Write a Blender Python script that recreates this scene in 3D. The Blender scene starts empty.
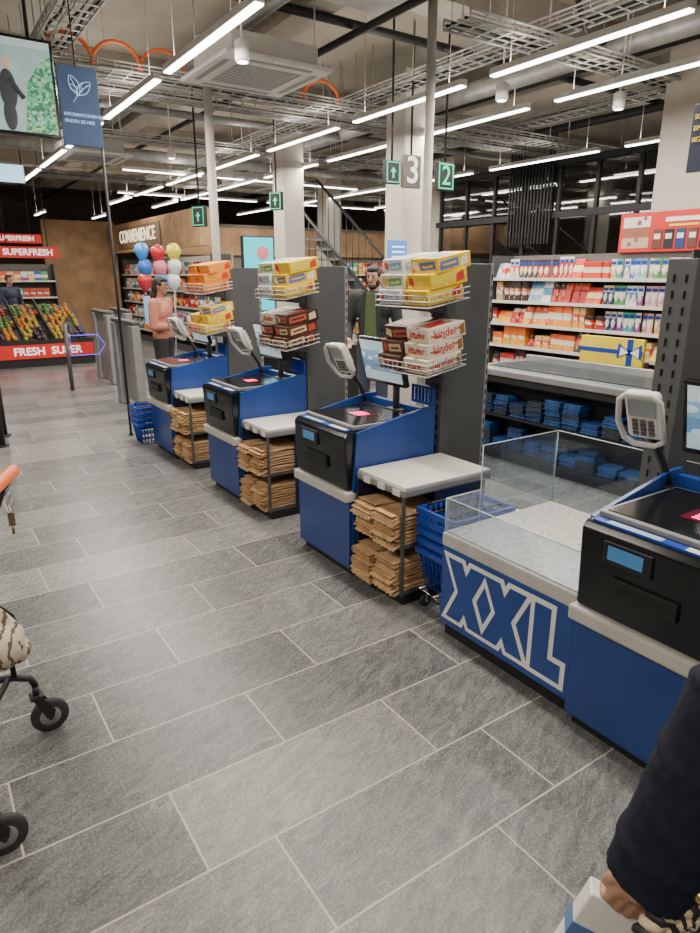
import bpy, bmesh, math, random
from mathutils import Vector, Matrix, Euler
random.seed(7)
S=bpy.context.scene
COL=S.collection
PI=math.pi
# ------------------------------------------------------------ materials
MC={}
def _new(name):
    m=bpy.data.materials.new(name); m.use_nodes=True
    nt=m.node_tree; return m,nt,nt.nodes['Principled BSDF']
def M(name,col,rough=.5,metal=0.,emit=0.,noise=.08,scale=6.,bump=0.,spec=.5,emcol=None):
    if name in MC: return MC[name]
    m,nt,p=_new(name)
    tc=nt.nodes.new('ShaderNodeTexCoord')
    n=nt.nodes.new('ShaderNodeTexNoise'); n.inputs['Scale'].default_value=scale; n.inputs['Detail'].default_value=4
    nt.links.new(tc.outputs['Object'],n.inputs['Vector'])
    r=nt.nodes.new('ShaderNodeValToRGB')
    r.color_ramp.elements[0].position=.3; r.color_ramp.elements[1].position=.7
    r.color_ramp.elements[0].color=[max(0,c*(1-noise)) for c in col]+[1]
    r.color_ramp.elements[1].color=[min(1,c*(1+noise)) for c in col]+[1]
    nt.links.new(n.outputs['Fac'],r.inputs['Fac'])
    nt.links.new(r.outputs['Color'],p.inputs['Base Color'])
    p.inputs['Roughness'].default_value=rough; p.inputs['Metallic'].default_value=metal
    p.inputs['Specular IOR Level'].default_value=spec
    if emit:
        p.inputs['Emission Color'].default_value=list(emcol or col)+[1]
        p.inputs['Emission Strength'].default_value=emit
    if bump:
        b=nt.nodes.new('ShaderNodeBump'); b.inputs['Strength'].default_value=bump; b.inputs['Distance'].default_value=.01
        nt.links.new(n.outputs['Fac'],b.inputs['Height']); nt.links.new(b.outputs['Normal'],p.inputs['Normal'])
    MC[name]=m; return m
def GLASS(name,col=(.9,.95,1),fac=.12):
    if name in MC: return MC[name]
    m,nt,p=_new(name)
    out=nt.nodes['Material Output']
    t=nt.nodes.new('ShaderNodeBsdfTransparent'); t.inputs['Color'].default_value=list(col)+[1]
    g=nt.nodes.new('ShaderNodeBsdfGlossy'); g.inputs['Roughness'].default_value=.03
    l=nt.nodes.new('ShaderNodeLayerWeight'); l.inputs['Blend'].default_value=.3
    mx=nt.nodes.new('ShaderNodeMixShader')
    ad=nt.nodes.new('ShaderNodeMath'); ad.operation='MULTIPLY_ADD'; ad.inputs[1].default_value=.3; ad.inputs[2].default_value=fac*.3
    nt.links.new(l.outputs['Fresnel'],ad.inputs[0]); nt.links.new(ad.outputs[0],mx.inputs[0])
    nt.links.new(t.outputs[0],mx.inputs[1]); nt.links.new(g.outputs[0],mx.inputs[2]); nt.links.new(mx.outputs[0],out.inputs[0])
    MC[name]=m; return m
def BAND(name,cols,axis=2,rough=.4,emit=0.,blotch=None,bs=3.2):
    """procedural packaging: hard colour bands over the object's own box + a blotch"""
    if name in MC: return MC[name]
    m,nt,p=_new(name)
    tc=nt.nodes.new('ShaderNodeTexCoord'); sp=nt.nodes.new('ShaderNodeSeparateXYZ')
    nt.links.new(tc.outputs['Generated'],sp.inputs[0])
    r=nt.nodes.new('ShaderNodeValToRGB'); cr=r.color_ramp; cr.interpolation='CONSTANT'
    n=len(cols)
    cr.elements[0].position=0; cr.elements[0].color=list(cols[0])+[1]
    cr.elements[1].position=1/n; cr.elements[1].color=list(cols[1%n])+[1]
    for i in range(2,n):
        e=cr.elements.new(i/n); e.color=list(cols[i])+[1]
    nt.links.new(sp.outputs[axis],r.inputs['Fac'])
    last=r.outputs['Color']
    if blotch:
        v=nt.nodes.new('ShaderNodeTexVoronoi'); v.inputs['Scale'].default_value=bs
        nt.links.new(tc.outputs['Generated'],v.inputs['Vector'])
        lt=nt.nodes.new('ShaderNodeMath'); lt.operation='LESS_THAN'; lt.inputs[1].default_value=.28
        nt.links.new(v.outputs['Distance'],lt.inputs[0])
        mx=nt.nodes.new('ShaderNodeMix'); mx.data_type='RGBA'
        nt.links.new(lt.outputs[0],mx.inputs[0]); nt.links.new(last,mx.inputs[6]); mx.inputs[7].default_value=list(blotch)+[1]
        last=mx.outputs[2]
    nt.links.new(last,p.inputs['Base Color']); p.inputs['Roughness'].default_value=rough
    if emit:
        nt.links.new(last,p.inputs['Emission Color']); p.inputs['Emission Strength'].default_value=emit
    MC[name]=m; return m
BLUE=M('blue_paint',(.018,.06,.27),.32)
BLUE2=M('blue_paint_door',(.014,.048,.22),.28)
BLUEP=M('blue_plastic',(.010,.055,.36),.35)
NAVY=M('navy_panel',(.012,.02,.06),.4)
BLACK=M('black_gloss',(.006,.007,.009),.16)
BLKM=M('black_matte',(.012,.012,.014),.55)
DGREY=M('dark_grey_metal',(.075,.077,.08),.45)
MGREY=M('mid_grey_metal',(.27,.27,.27),.42,.2)
SILV=M('silver_metal',(.5,.48,.46),.33,.5)
LGREY=M('light_grey',(.52,.49,.45),.45)
WHITE=M('white_plastic',(.74,.72,.68),.4)
OFFW=M('offwhite_worktop',(.66,.63,.57),.35)
CHROME=M('chrome',(.7,.7,.72),.18,1.)
GALV=M('galvanised',(.46,.46,.44),.45,.4,noise=.2)
CONC=M('column_paint',(.56,.51,.44),.7,noise=.05)
RUBBER=M('rubber',(.03,.03,.033),.7)
SCREEN=BAND('screen_glow',[(.45,.62,.7),(.12,.3,.5),(.2,.42,.6),(.5,.65,.7)],2,.2,emit=.5,blotch=(.6,.7,.75))
SCRB=M('screen_blue',(.06,.2,.42),.2,emit=.3)
GREEN=M('green_led',(.01,.5,.25),.4,emit=1.0)
REDL=M('red_led',(1,.02,.16),.4,emit=7)
LAMP=M('lamp_diffuser',(1,.98,.94),.5,emit=14)
ORAN=M('orange_plastic',(.85,.16,.03),.4)
KRAFT=M('kraft_paper',(.5,.29,.13),.8,noise=.22,scale=14,bump=.3)
KRAFT2=M('kraft_paper_pale',(.6,.39,.2),.8,noise=.2,scale=14,bump=.3)
WOOD=M('wood_light',(.42,.25,.12),.6,noise=.25,scale=3)
ACRY=GLASS('acrylic')
# ------------------------------------------------------------ mesh builder
class B:
    def __init__(s): s.bm=bmesh.new()
    def _add(s,t,m,smooth=False,R=None,c=None):
        for f in t.faces: f.material_index=m; f.smooth=smooth
        if R is not None: bmesh.ops.transform(t,matrix=R.to_4x4(),verts=t.verts)
        if c is not None: bmesh.ops.translate(t,vec=Vector(c),verts=t.verts)
        me=bpy.data.meshes.new('t'); t.to_mesh(me); t.free(); s.bm.from_mesh(me); bpy.data.meshes.remove(me)
        return s
    def box(s,a,b,m=0,bev=0,R=None,seg=2):
        """a,b opposite corners"""
        a=Vector(a); b=Vector(b); c=(a+b)/2; d=b-a
        t=bmesh.new(); bmesh.ops.create_cube(t,size=1); bmesh.ops.scale(t,vec=(abs(d.x),abs(d.y),abs(d.z)),verts=t.verts)
        if bev: bmesh.ops.bevel(t,geom=t.edges[:],offset=bev,segments=seg,affect='EDGES',profile=.5)
        return s._add(t,m,False,R,c)
    def prism(s,poly,y0,y1,m=0,bev=0,axis='y'):
        t=bmesh.new()
        def P(p,d):
            return (p[0],d,p[1]) if axis=='y' else ((d,p[0],p[1]) if axis=='x' else (p[0],p[1],d))
        v0=[t.verts.new(P(p,y0)) for p in poly]; v1=[t.verts.new(P(p,y1)) for p in poly]
        n=len(poly); t.faces.new(v0); t.faces.new(v1[::-1])
        for i in range(n): t.faces.new((v0[i],v1[i],v1[(i+1)%n],v0[(i+1)%n]))
        bmesh.ops.recalc_face_normals(t,faces=t.faces[:])
        if bev: bmesh.ops.bevel(t,geom=t.edges[:],offset=bev,segments=2,affect='EDGES',profile=.5)
        return s._add(t,m)
    def cyl(s,p1,p2,r1,r2=None,n=16,m=0,smooth=True):
        p1=Vector(p1);p2=Vector(p2); r2=r1 if r2 is None else r2
        d=p2-p1; t=bmesh.new()
        bmesh.ops.create_cone(t,cap_ends=True,segments=n,radius1=r1,radius2=r2,depth=d.length)
        for f in t.faces: f.smooth=smooth and len(f.verts)==4
        q=d.to_track_quat('Z','Y').to_matrix()
        for f in t.faces: f.material_index=m
        bmesh.ops.transform(t,matrix=Matrix.Translation((p1+p2)/2)@q.to_4x4(),verts=t.verts)
        me=bpy.data.meshes.new('t'); t.to_mesh(me); t.free(); s.bm.from_mesh(me); bpy.data.meshes.remove(me)
        return s
    def sph(s,c,r,m=0,u=16,v=10,R=None):
        if not hasattr(r,'__len__'): r=(r,r,r)
        t=bmesh.new(); bmesh.ops.create_uvsphere(t,u_segments=u,v_segments=v,radius=1)
        bmesh.ops.scale(t,vec=r,verts=t.verts)
        return s._add(t,m,True,R,c)
    def cap(s,p1,r1,p2,r2,m=0,n=14):
        s.cyl(p1,p2,r1,r2,n,m); s.sph(p1,r1*1.001,m,n,8); s.sph(p2,r2*1.001,m,n,8); return s
    def tube(s,pts,r,m=0,n=8,closed=False):
        pts=[Vector(p) for p in pts]; N=len(pts); t=bmesh.new(); rings=[]
        prev=None
        for i,p in enumerate(pts):
            if closed: d=pts[(i+1)%N]-pts[i-1]
            else: d=pts[min(i+1,N-1)]-pts[max(i-1,0)]
            d.normalize()
            if prev is None:
                a=Vector((0,0,1)) if abs(d.z)<.9 else Vector((1,0,0))
                u=d.cross(a).normalized()
            else:
                u=(prev-d*prev.dot(d)).normalized()
            prev=u; w=d.cross(u)
            rings.append([t.verts.new(p+u*math.cos(2*PI*k/n)*r+w*math.sin(2*PI*k/n)*r) for k in range(n)])
        for i in range(N if closed else N-1):
            A=rings[i];Bq=rings[(i+1)%N]
            for k in range(n): t.faces.new((A[k],A[(k+1)%n],Bq[(k+1)%n],Bq[k]))
        if not closed:
            t.faces.new(rings[0][::-1]); t.faces.new(rings[-1])
        bmesh.ops.recalc_face_normals(t,faces=t.faces[:])
        return s._add(t,m,True)
    def torus(s,c,R1,r,axis='z',m=0,n=24,k=8):
        pts=[]
        for i in range(n):
            a=2*PI*i/n; x,y=math.cos(a)*R1,math.sin(a)*R1
            pts.append(Vector(c)+Vector({'z':(x,y,0),'y':(x,0,y),'x':(0,x,y)}[axis]))
        return s.tube(pts,r,m,k,True)
    def lathe(s,prof,c=(0,0,0),m=0,n=20):
        t=bmesh.new(); rings=[]
        for r,z in prof: rings.append([t.verts.new((c[0]+r*math.cos(2*PI*k/n),c[1]+r*math.sin(2*PI*k/n),c[2]+z)) for k in range(n)])
        for A,Q in zip(rings,rings[1:]):
            for k in range(n): t.faces.new((A[k],A[(k+1)%n],Q[(k+1)%n],Q[k]))
        t.faces.new(rings[0][::-1]); t.faces.new(rings[-1])
        bmesh.ops.recalc_face_normals(t,faces=t.faces[:])
        return s._add(t,m,True)
    def txt(s,st,size,loc,rot,m=0,off=0.,shear=0.):
        me=txtmesh(st,size,.0006,off,'CENTER',shear)
        me.transform(Matrix.Translation(loc)@Euler(rot).to_matrix().to_4x4())
        t=bmesh.new(); t.from_mesh(me); bpy.data.meshes.remove(me)
        return s._add(t,m)
    def mesh(s,name,mats):
        me=bpy.data.meshes.new(name); s.bm.to_mesh(me); s.bm.free()
        for m in mats: me.materials.append(m)
        return me
    def obj(s,name,mats,parent=None,loc=(0,0,0),rz=0,label=None):
        if not isinstance(mats,(list,tuple)): mats=[mats]
        o=bpy.data.objects.new(name,s.mesh(name,mats)); COL.objects.link(o); o.location=loc; o.rotation_euler=(0,0,rz)
        if parent: o.parent=parent
        if label: o['label']=label
        return o
def txtmesh(s,size,ext,off,align,shear=0.):
    cu=bpy.data.curves.new('txt','FONT'); cu.body=s; cu.size=size; cu.extrude=ext; cu.offset=off; cu.align_x=align; cu.align_y='CENTER'; cu.shear=shear
    t=bpy.data.objects.new('txt',cu); COL.objects.link(t)
    bpy.context.view_layer.update()
    me=bpy.data.meshes.new_from_object(t.evaluated_get(bpy.context.evaluated_depsgraph_get()))
    bpy.data.objects.remove(t); bpy.data.curves.remove(cu); me.materials.clear(); return me
def tag(o,label,cat,group=None,kind=None):
    o['label']=label; o['category']=cat
    if group: o['group']=group
    if kind: o['kind']=kind
    return o
def thing(name,label,cat,loc=(0,0,0),rz=0,group=None):
    o=bpy.data.objects.new(name,None); o.empty_display_size=.1; COL.objects.link(o); o.location=loc; o.rotation_euler=(0,0,rz)
    return tag(o,label,cat,group)
def struct(b,name,mats,loc=(0,0,0)):
    o=b.obj(name,mats,loc=loc); o['kind']='structure'; return o
def dup(o,loc=None,rz=None,par=None,label=None):
    c=o.copy(); COL.objects.link(c)
    if par is not None: c.parent=par; c.matrix_parent_inverse=o.matrix_parent_inverse.copy()
    if loc is not None: c.location=loc
    if rz is not None: c.rotation_euler=(0,0,rz)
    if label: c['label']=label
    for k in o.children: dup(k,par=c)
    return c
def single(me,name,loc,rz,label,cat,group=None,rot=None):
    o=bpy.data.objects.new(name,me); COL.objects.link(o); o.location=loc; o.rotation_euler=rot or (0,0,rz)
    return tag(o,label,cat,group)
FX=(PI/2,0,-PI/2)   # faces -X
FY=(PI/2,0,0)       # faces -Y
def text(s,size,loc,rot,mat,parent=None,name='lettering',ext=.001,off=0.,align='CENTER',sx=1.):
    me=txtmesh(s,size,ext,off,align); me.materials.append(mat)
    o=bpy.data.objects.new(name,me); COL.objects.link(o); o.location=loc; o.rotation_euler=rot; o.scale=(sx,1,1)
    if parent: o.parent=parent
    return o
def fuse(b,voxel,it=4):
    """merge overlapping closed volumes to one continuous smooth skin"""
    me=bpy.data.meshes.new('f'); b.bm.to_mesh(me); b.bm.free()
    o=bpy.data.objects.new('f',me); COL.objects.link(o)
    r=o.modifiers.new('r','REMESH'); r.mode='VOXEL'; r.voxel_size=voxel; r.use_smooth_shade=True
    sm=o.modifiers.new('s','SMOOTH'); sm.factor=.5; sm.iterations=it
    bpy.context.view_layer.update()
    out=bpy.data.meshes.new_from_object(o.evaluated_get(bpy.context.evaluated_depsgraph_get()))
    bpy.data.objects.remove(o)
    out.polygons.foreach_set('use_smooth',[True]*len(out.polygons))
    return out
def fobj(b,name,mat,voxel,parent,it=4,loc=(0,0,0)):
    me=fuse(b,voxel,it); me.materials.clear(); me.materials.append(mat); me.name=name
    o=bpy.data.objects.new(name,me); COL.objects.link(o); o.parent=parent; o.location=loc; return o
# ------------------------------------------------------------ camera
h=1.70; pitch=math.radians(16.7); yaw=math.radians(34)
F=Vector((math.sin(yaw),math.cos(yaw),0)); Rr=Vector((math.cos(yaw),-math.sin(yaw),0)); Z=Vector((0,0,1))
D=F*math.cos(pitch)-Z*math.sin(pitch); U=F*math.sin(pitch)+Z*math.cos(pitch)
cam=bpy.data.cameras.new('camera'); co=bpy.data.objects.new('camera',cam); COL.objects.link(co)
mw=Matrix((Rr,U,-D)).transposed().to_4x4(); mw.translation=(0,0,h); co.matrix_world=mw
cam.sensor_fit='HORIZONTAL'; cam.sensor_width=36; cam.lens=36*640/700; cam.clip_start=.02
S.camera=co
# ------------------------------------------------------------ floor
def floor_mat():
    m,nt,p=_new('slate_floor_tiles'); L=nt.links
    def mt(op,a,b=None,c=None):
        n=nt.nodes.new('ShaderNodeMath'); n.operation=op
        for i,v in enumerate((a,b,c)):
            if v is None: continue
            if isinstance(v,(int,float)): n.inputs[i].default_value=v
            else: L.new(v,n.inputs[i])
        return n.outputs[0]
    g=nt.nodes.new('ShaderNodeNewGeometry'); sp=nt.nodes.new('ShaderNodeSeparateXYZ'); L.new(g.outputs['Position'],sp.inputs[0])
    x,y=sp.outputs[0],sp.outputs[1]
    yy=mt('DIVIDE',mt('SUBTRACT',y,.02),.36); row=mt('FLOOR',yy); fy=mt('MULTIPLY',mt('FRACT',yy),.36)
    offs=[.2,.62,.41,.70,.48,.03,.39,.78]
    rm=mt('DIVIDE',mt('ADD',mt('FLOORED_MODULO',row,8.),.5),8.)
    r=nt.nodes.new('ShaderNodeValToRGB'); cr=r.color_ramp; cr.interpolation='CONSTANT'
    cr.elements[0].position=0; cr.elements[0].color=(offs[0],)*3+(1,)
    cr.elements[1].position=1/8; cr.elements[1].color=(offs[1],)*3+(1,)
    for i in range(2,8):
        e=cr.elements.new(i/8); e.color=(offs[i],)*3+(1,)
    L.new(rm,r.inputs[0])
    xx=mt('DIVIDE',mt('SUBTRACT',x,r.outputs[0]),.9); colm=mt('FLOOR',xx); fx=mt('MULTIPLY',mt('FRACT',xx),.9)
    dx=mt('MINIMUM',fx,mt('SUBTRACT',.9,fx)); dy=mt('MINIMUM',fy,mt('SUBTRACT',.36,fy))
    dd=mt('MINIMUM',dx,dy); grout=mt('LESS_THAN',dd,.0033)
    cb=nt.nodes.new('ShaderNodeCombineXYZ'); L.new(colm,cb.inputs[0]); L.new(row,cb.inputs[1])
    wn=nt.nodes.new('ShaderNodeTexWhiteNoise'); wn.noise_dimensions='2D'; L.new(cb.outputs[0],wn.inputs['Vector'])
    cs=nt.nodes.new('ShaderNodeCombineXYZ')
    sh=mt('MULTIPLY',wn.outputs['Value'],40.)
    xr=mt('ADD',mt('MULTIPLY',x,.95),mt('MULTIPLY',y,.35)); yr=mt('SUBTRACT',mt('MULTIPLY',y,.95),mt('MULTIPLY',x,.35))
    L.new(mt('ADD',mt('MULTIPLY',xr,6.),sh),cs.inputs[0]); L.new(mt('ADD',mt('MULTIPLY',yr,19.),sh),cs.inputs[1])
    n1=nt.nodes.new('ShaderNodeTexNoise'); n1.inputs['Scale'].default_value=1.6; n1.inputs['Detail'].default_value=11; n1.inputs['Roughness'].default_value=.78; n1.inputs['Distortion'].default_value=1.0
    L.new(cs.outputs[0],n1.inputs['Vector'])
    n2=nt.nodes.new('ShaderNodeTexNoise'); n2.inputs['Scale'].default_value=110; n2.inputs['Detail'].default_value=6; n2.inputs['Roughness'].default_value=.7; L.new(g.outputs['Position'],n2.inputs['Vector'])
    val=mt('ADD',mt('MULTIPLY',n1.outputs[0],.68),mt('ADD',mt('MULTIPLY',wn.outputs['Value'],.12),mt('MULTIPLY',n2.outputs[0],.30)))
    rc=nt.nodes.new('ShaderNodeValToRGB'); e=rc.color_ramp.elements
    e[0].position=.40; e[0].color=(.054,.057,.059,1); e[1].position=.73; e[1].color=(.34,.335,.312,1)
    k=rc.color_ramp.elements.new(.55); k.color=(.158,.160,.156,1)
    L.new(val,rc.inputs[0])
    cv=nt.nodes.new('ShaderNodeCombineXYZ'); L.new(mt('ADD',mt('MULTIPLY',xr,1.3),sh),cv.inputs[0]); L.new(mt('ADD',mt('MULTIPLY',yr,3.6),sh),cv.inputs[1])
    n3=nt.nodes.new('ShaderNodeTexNoise'); n3.inputs['Scale'].default_value=1.2; n3.inputs['Detail'].default_value=8; n3.inputs['Distortion'].default_value=1.8; L.new(cv.outputs[0],n3.inputs['Vector'])
    vein=mt('LESS_THAN',mt('ABSOLUTE',mt('SUBTRACT',n3.outputs[0],.65)),.007)
    mv=nt.nodes.new('ShaderNodeMix'); mv.data_type='RGBA'; L.new(mt('MULTIPLY',vein,.35),mv.inputs[0]); L.new(rc.outputs[0],mv.inputs[6]); mv.inputs[7].default_value=(.44,.42,.38,1)
    mx=nt.nodes.new('ShaderNodeMix'); mx.data_type='RGBA'; L.new(grout,mx.inputs[0]); L.new(mv.outputs[2],mx.inputs[6]); mx.inputs[7].default_value=(.48,.44,.37,1)
    L.new(mx.outputs[2],p.inputs['Base Color'])
    L.new(mt('ADD',mt('MULTIPLY',n2.outputs[0],.2),.17),p.inputs['Roughness'])
    bp=nt.nodes.new('ShaderNodeBump'); bp.inputs['Strength'].default_value=.35; bp.inputs['Distance'].default_value=.004
    L.new(mt('SUBTRACT',n1.outputs[0],mt('MULTIPLY',grout,.5)),bp.inputs['Height']); L.new(bp.outputs[0],p.inputs['Normal'])
    return m
struct(B().box((-6,-4,-.1),(14,25,0)),'floor',floor_mat())
CEIL=M('ceiling_plaster',(.40,.355,.29),.85,noise=.1,scale=1.5)
struct(B().box((-6,-4,4.25),(14,25,4.4)),'ceiling',CEIL)
WALL=M('wall_paint',(.2,.16,.12),.8)
struct(B().box((-6,24.8,0),(14,25,4.25)),'wall_back',WALL)
struct(B().box((13.8,-4,0),(14,24.8,4.25)),'wall_right',M('right_wall_paint',(.16,.14,.12),.8))
struct(B().box((-6,-4,0),(-5.8,24.8,4.25)),'wall_left',M('left_wall_paint',(.5,.45,.37),.8))
BEAM=M('beam_paint',(.35,.31,.255),.85)
for i,y in enumerate((1.2,4.9,8.8,12.6,16.4,20.2)):
    struct(B().box((-5.8,y,3.98),(13.8,y+.38,4.249)),'trim_%d'%(i+1),BEAM)
for i,x in enumerate((3.4,7.0)):
    struct(B().box((x,-4,4.0),(x+.3,24.8,4.248)),'trim_%d'%(i+10),BEAM)
# ------------------------------------------------------------ self checkout kiosk
def make_kiosk(loc):
    k=thing('self_checkout_kiosk','blue self-checkout kiosk with black top housing and touch screen','checkout kiosk',loc,group='row of self-checkout kiosks')
    B().box((.03,.02,0),(.58,.57,.07),bev=.003).obj('plinth',BLKM,k)
    PF=[(.015,.07),(.60,.07),(.60,.955),(.52,.955),(.04,.865),(.015,.55)]
    b=B().box((.02,.012,.07),(.6,.578,.50)); b.prism(PF,-.004,.012); b.prism(PF,.578,.594)
    b.box((.56,.012,.50),(.60,.578,.93)); b.obj('cabinet_body',BLUE,k)
    B().box((-.004,.008,.055),(.018,.582,.463),bev=.003).obj('door',BLUE2,k)
    B().box((-.035,-.006,.468),(.045,.596,.53),bev=.012).obj('front_ledge',LGREY,k)
    B().prism([(-.012,.535),(-.03,.84),(-.012,.868),(.52,.885),(.52,.54)],.014,.576,bev=.006).obj('housing',BLACK,k)
    B().box((-.036,.30,.745),(-.022,.48,.825),bev=.002).box((-.0375,.33,.762),(-.034,.46,.812),m=1).obj('status_display',[BLKM,SCRB],k)
    B().box((-.034,.20,.63),(-.018,.44,.70),bev=.003).box((-.036,.23,.655),(-.032,.41,.675),m=1).obj('receipt_slot',[BLKM,BLACK],k)
    B().box((-.008,.04,.868),(.03,.55,.876)).box((-.006,.06,.876),(.026,.22,.877),m=1).box((-.006,.3,.876),(.026,.5,.877),m=2).obj('instruction_strip',[BLUEP,WHITE,M('strip_pale',(.35,.5,.7),.4)],k)
    b=B().box((.04,.03,.872),(.52,.56,.895),bev=.004); b.obj('scanner_frame',MGREY,k)
    b=B().box((.06,.05,.895),(.50,.54,.899)); b.box((.20,.2,.899),(.32,.36,.901),m=1); b.obj('scanner_glass',[BLACK,M('scanner_window',(.12,.01,.03),.1)],k)
    b=B()
    for i in range(4): b.box((.225+i*.022,.24,.9012),(.232+i*.022,.33,.9022))
    b.obj('scanner_light',REDL,k)
    b=B(); b.box((.585,.0,.955),(.60,.20,.97)); b.box((.585,.0,1.05),(.60,.20,1.065))
    for i in range(7): b.box((.585,i*.0317,.955),(.60,i*.0317+.01,1.065))
    b.obj('bracket',BLUEP,k)
    b=B().box((.49,.22,.89),(.57,.34,.905),bev=.003); b.tube([(.53,.28,.9),(.53,.28,1.05),(.50,.3,1.16)],.022,0,10); b.obj('monitor_post',DGREY,k)
    R=Euler((0,math.radians(-14),0)).to_matrix()
    B().box((.44,.12,1.05),(.475,.53,1.34),bev=.008,R=R).obj('monitor_bezel',BLACK,k)
    B().box((.4385,.14,1.07),(.4400,.51,1.32),R=R,m=0).obj('monitor_screen',SCREEN,k,loc=(-.0005,0,0))
    b=B().tube([(.50,.575,.9),(.50,.61,.98),(.44,.63,1.08),(.40,.63,1.14)],.016,0,10); b.box((.47,.55,.885),(.53,.60,.90),bev=.004); b.obj('terminal_arm',BLKM,k)
    R=Euler((0,math.radians(-32),math.radians(14))).to_matrix(); TL=(.36,.63,1.19); E=R.to_euler()
    def tp(t,n,m_):
        o=t.obj(n,m_,k,loc=TL); o.rotation_euler=E; o.scale=(1.12,1.12,1.12)
    tp(B().box((-.02,-.058,-.10),(.02,.058,.10),bev=.018,seg=4),'payment_terminal',WHITE)
    tp(B().box((-.024,-.045,.01),(-.019,.045,.082),bev=.001),'terminal_screen',M('lcd_grey',(.2,.22,.22),.3,emit=.1))
    t=B()
    for r in range(4):
        for c in range(3): t.box((-.026,-.036+c*.026,-.075+r*.019),(-.020,-.016+c*.026,-.062+r*.019),bev=.002)
    tp(t,'keypad',DGREY)
    t=B(); t.tube([(-.028,-.066,-.09),(-.045,-.072,.0),(-.03,-.066,.085),(-.03,-.04,.11),(-.03,.04,.11),(-.03,.066,.085),(-.045,.072,0),(-.028,.066,-.09),(-.03,.035,-.112),(-.03,-.035,-.112)],.010,0,8,True)
    t.box((.018,-.03,-.06),(.045,.03,.05),bev=.006)
    tp(t,'privacy_shield',M('shield_white',(.62,.61,.58),.4))
    return k
K1=make_kiosk((1.9,2.81,0))
for y in (4.32,5.82,.72): dup(K1,(1.9,y,0))
# ------------------------------------------------------------ bagging counter
def make_bag(loc):
    k=thing('bagging_counter','bagging counter with off-white top over open dark shelves of paper bags','counter',loc,group='bagging counters')
    B().box((.02,-.42,.0),(.58,-.02,.06),bev=.003).obj('plinth',BLKM,k)
    B().box((.0,-.44,.612),(.62,-.012,.66),bev=.012).obj('top_band',MGREY,k)
    B().box((.010,-.434,.657),(.614,-.018,.668),bev=.003).obj('worktop',OFFW,k)
    B().box((.22,-.432,.06),(.58,-.420,.615)).obj('side_panel',NAVY,k)
    B().box((.0,-.03,.06),(.58,-.014,.615)).obj('side_panel',NAVY,k)
    B().box((.0,-.432,.06),(.016,-.418,.615)).obj('front_upright',DGREY,k)
    B().box((.42,-.416,.06),(.44,-.03,.615)).obj('back_panel',BLKM,k)
    B().box((.0,-.418,.325),(.42,-.03,.34)).obj('shelf_board',DGREY,k)
    B().box((.0,-.418,.06),(.42,-.03,.075)).obj('shelf_board',DGREY,k)
    for i in range(3): B().box((-.004,-.405+i*.13,.615),(-.0005,-.345+i*.13,.648)).obj('price_label',WHITE,k)
    for z in (.06,.325):
        for i in range(2): B().box((-.006,-.37+i*.2,z-.012),(-.0005,-.29+i*.2,z+.016)).obj('price_label',WHITE,k)
    return k
BG=make_bag((1.93,2.81,0))
for y in (4.32,5.82): dup(BG,(1.93,y,0))
def bagmesh(i):
    rnd=random.Random(i); t=bmesh.new(); n=14; L=.34; w=.176; rows=[]
    for j in range(n+1):
        s=j/n; x=-.085+L*s
        drop=-.016*max(0,(.24-s)/.24)**1.5*rnd.uniform(.3,1.5)
        rows.append([t.verts.new((x+(.007 if (k%2 and j==0) else 0),-w/2+w*k/10,drop+.0018*math.sin(k*2+j+i))) for k in range(11)])
    for j in range(n):
        for k in range(10): t.faces.new((rows[j][k],rows[j][k+1],rows[j+1][k+1],rows[j+1][k]))
    r=bmesh.ops.extrude_face_region(t,geom=t.faces[:]); vs=[v for v in r['geom'] if isinstance(v,bmesh.types.BMVert)]
    bmesh.ops.translate(t,vec=(0,0,.010),verts=vs); bmesh.ops.recalc_face_normals(t,faces=t.faces[:])
    b=B(); b._add(t,0)
    b.box((-.08,-w/2+.006,.0105),(.03,w/2-.006,.0140),m=1,R=Euler((0,.03,0)).to_matrix())
    return b.mesh('paper_carrier_bag',[KRAFT if i%2 else KRAFT2,KRAFT2 if i%2 else KRAFT])
BM=[bagmesh(i) for i in range(4)]
for y0 in (2.81,4.32,5.82):
    for z0 in (.077,.342):
        for c in (-.322,-.128):
            for j in range(9):
                rr_=random.Random(int(y0*100+z0*1000+c*50+j))
                o=single(rr_.choice(BM),'paper_carrier_bag',(1.93+.055+rr_.uniform(-.035,.02),y0+c+rr_.uniform(-.004,.004),z0+.002+j*.0195),0,'flattened brown kraft paper carrier bag stacked on counter shelf','paper bag','stacked brown paper bags')
                o.rotation_euler=(rr_.uniform(-.02,.02),rr_.uniform(-.03,.01),rr_.uniform(-.03,.03))
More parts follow.
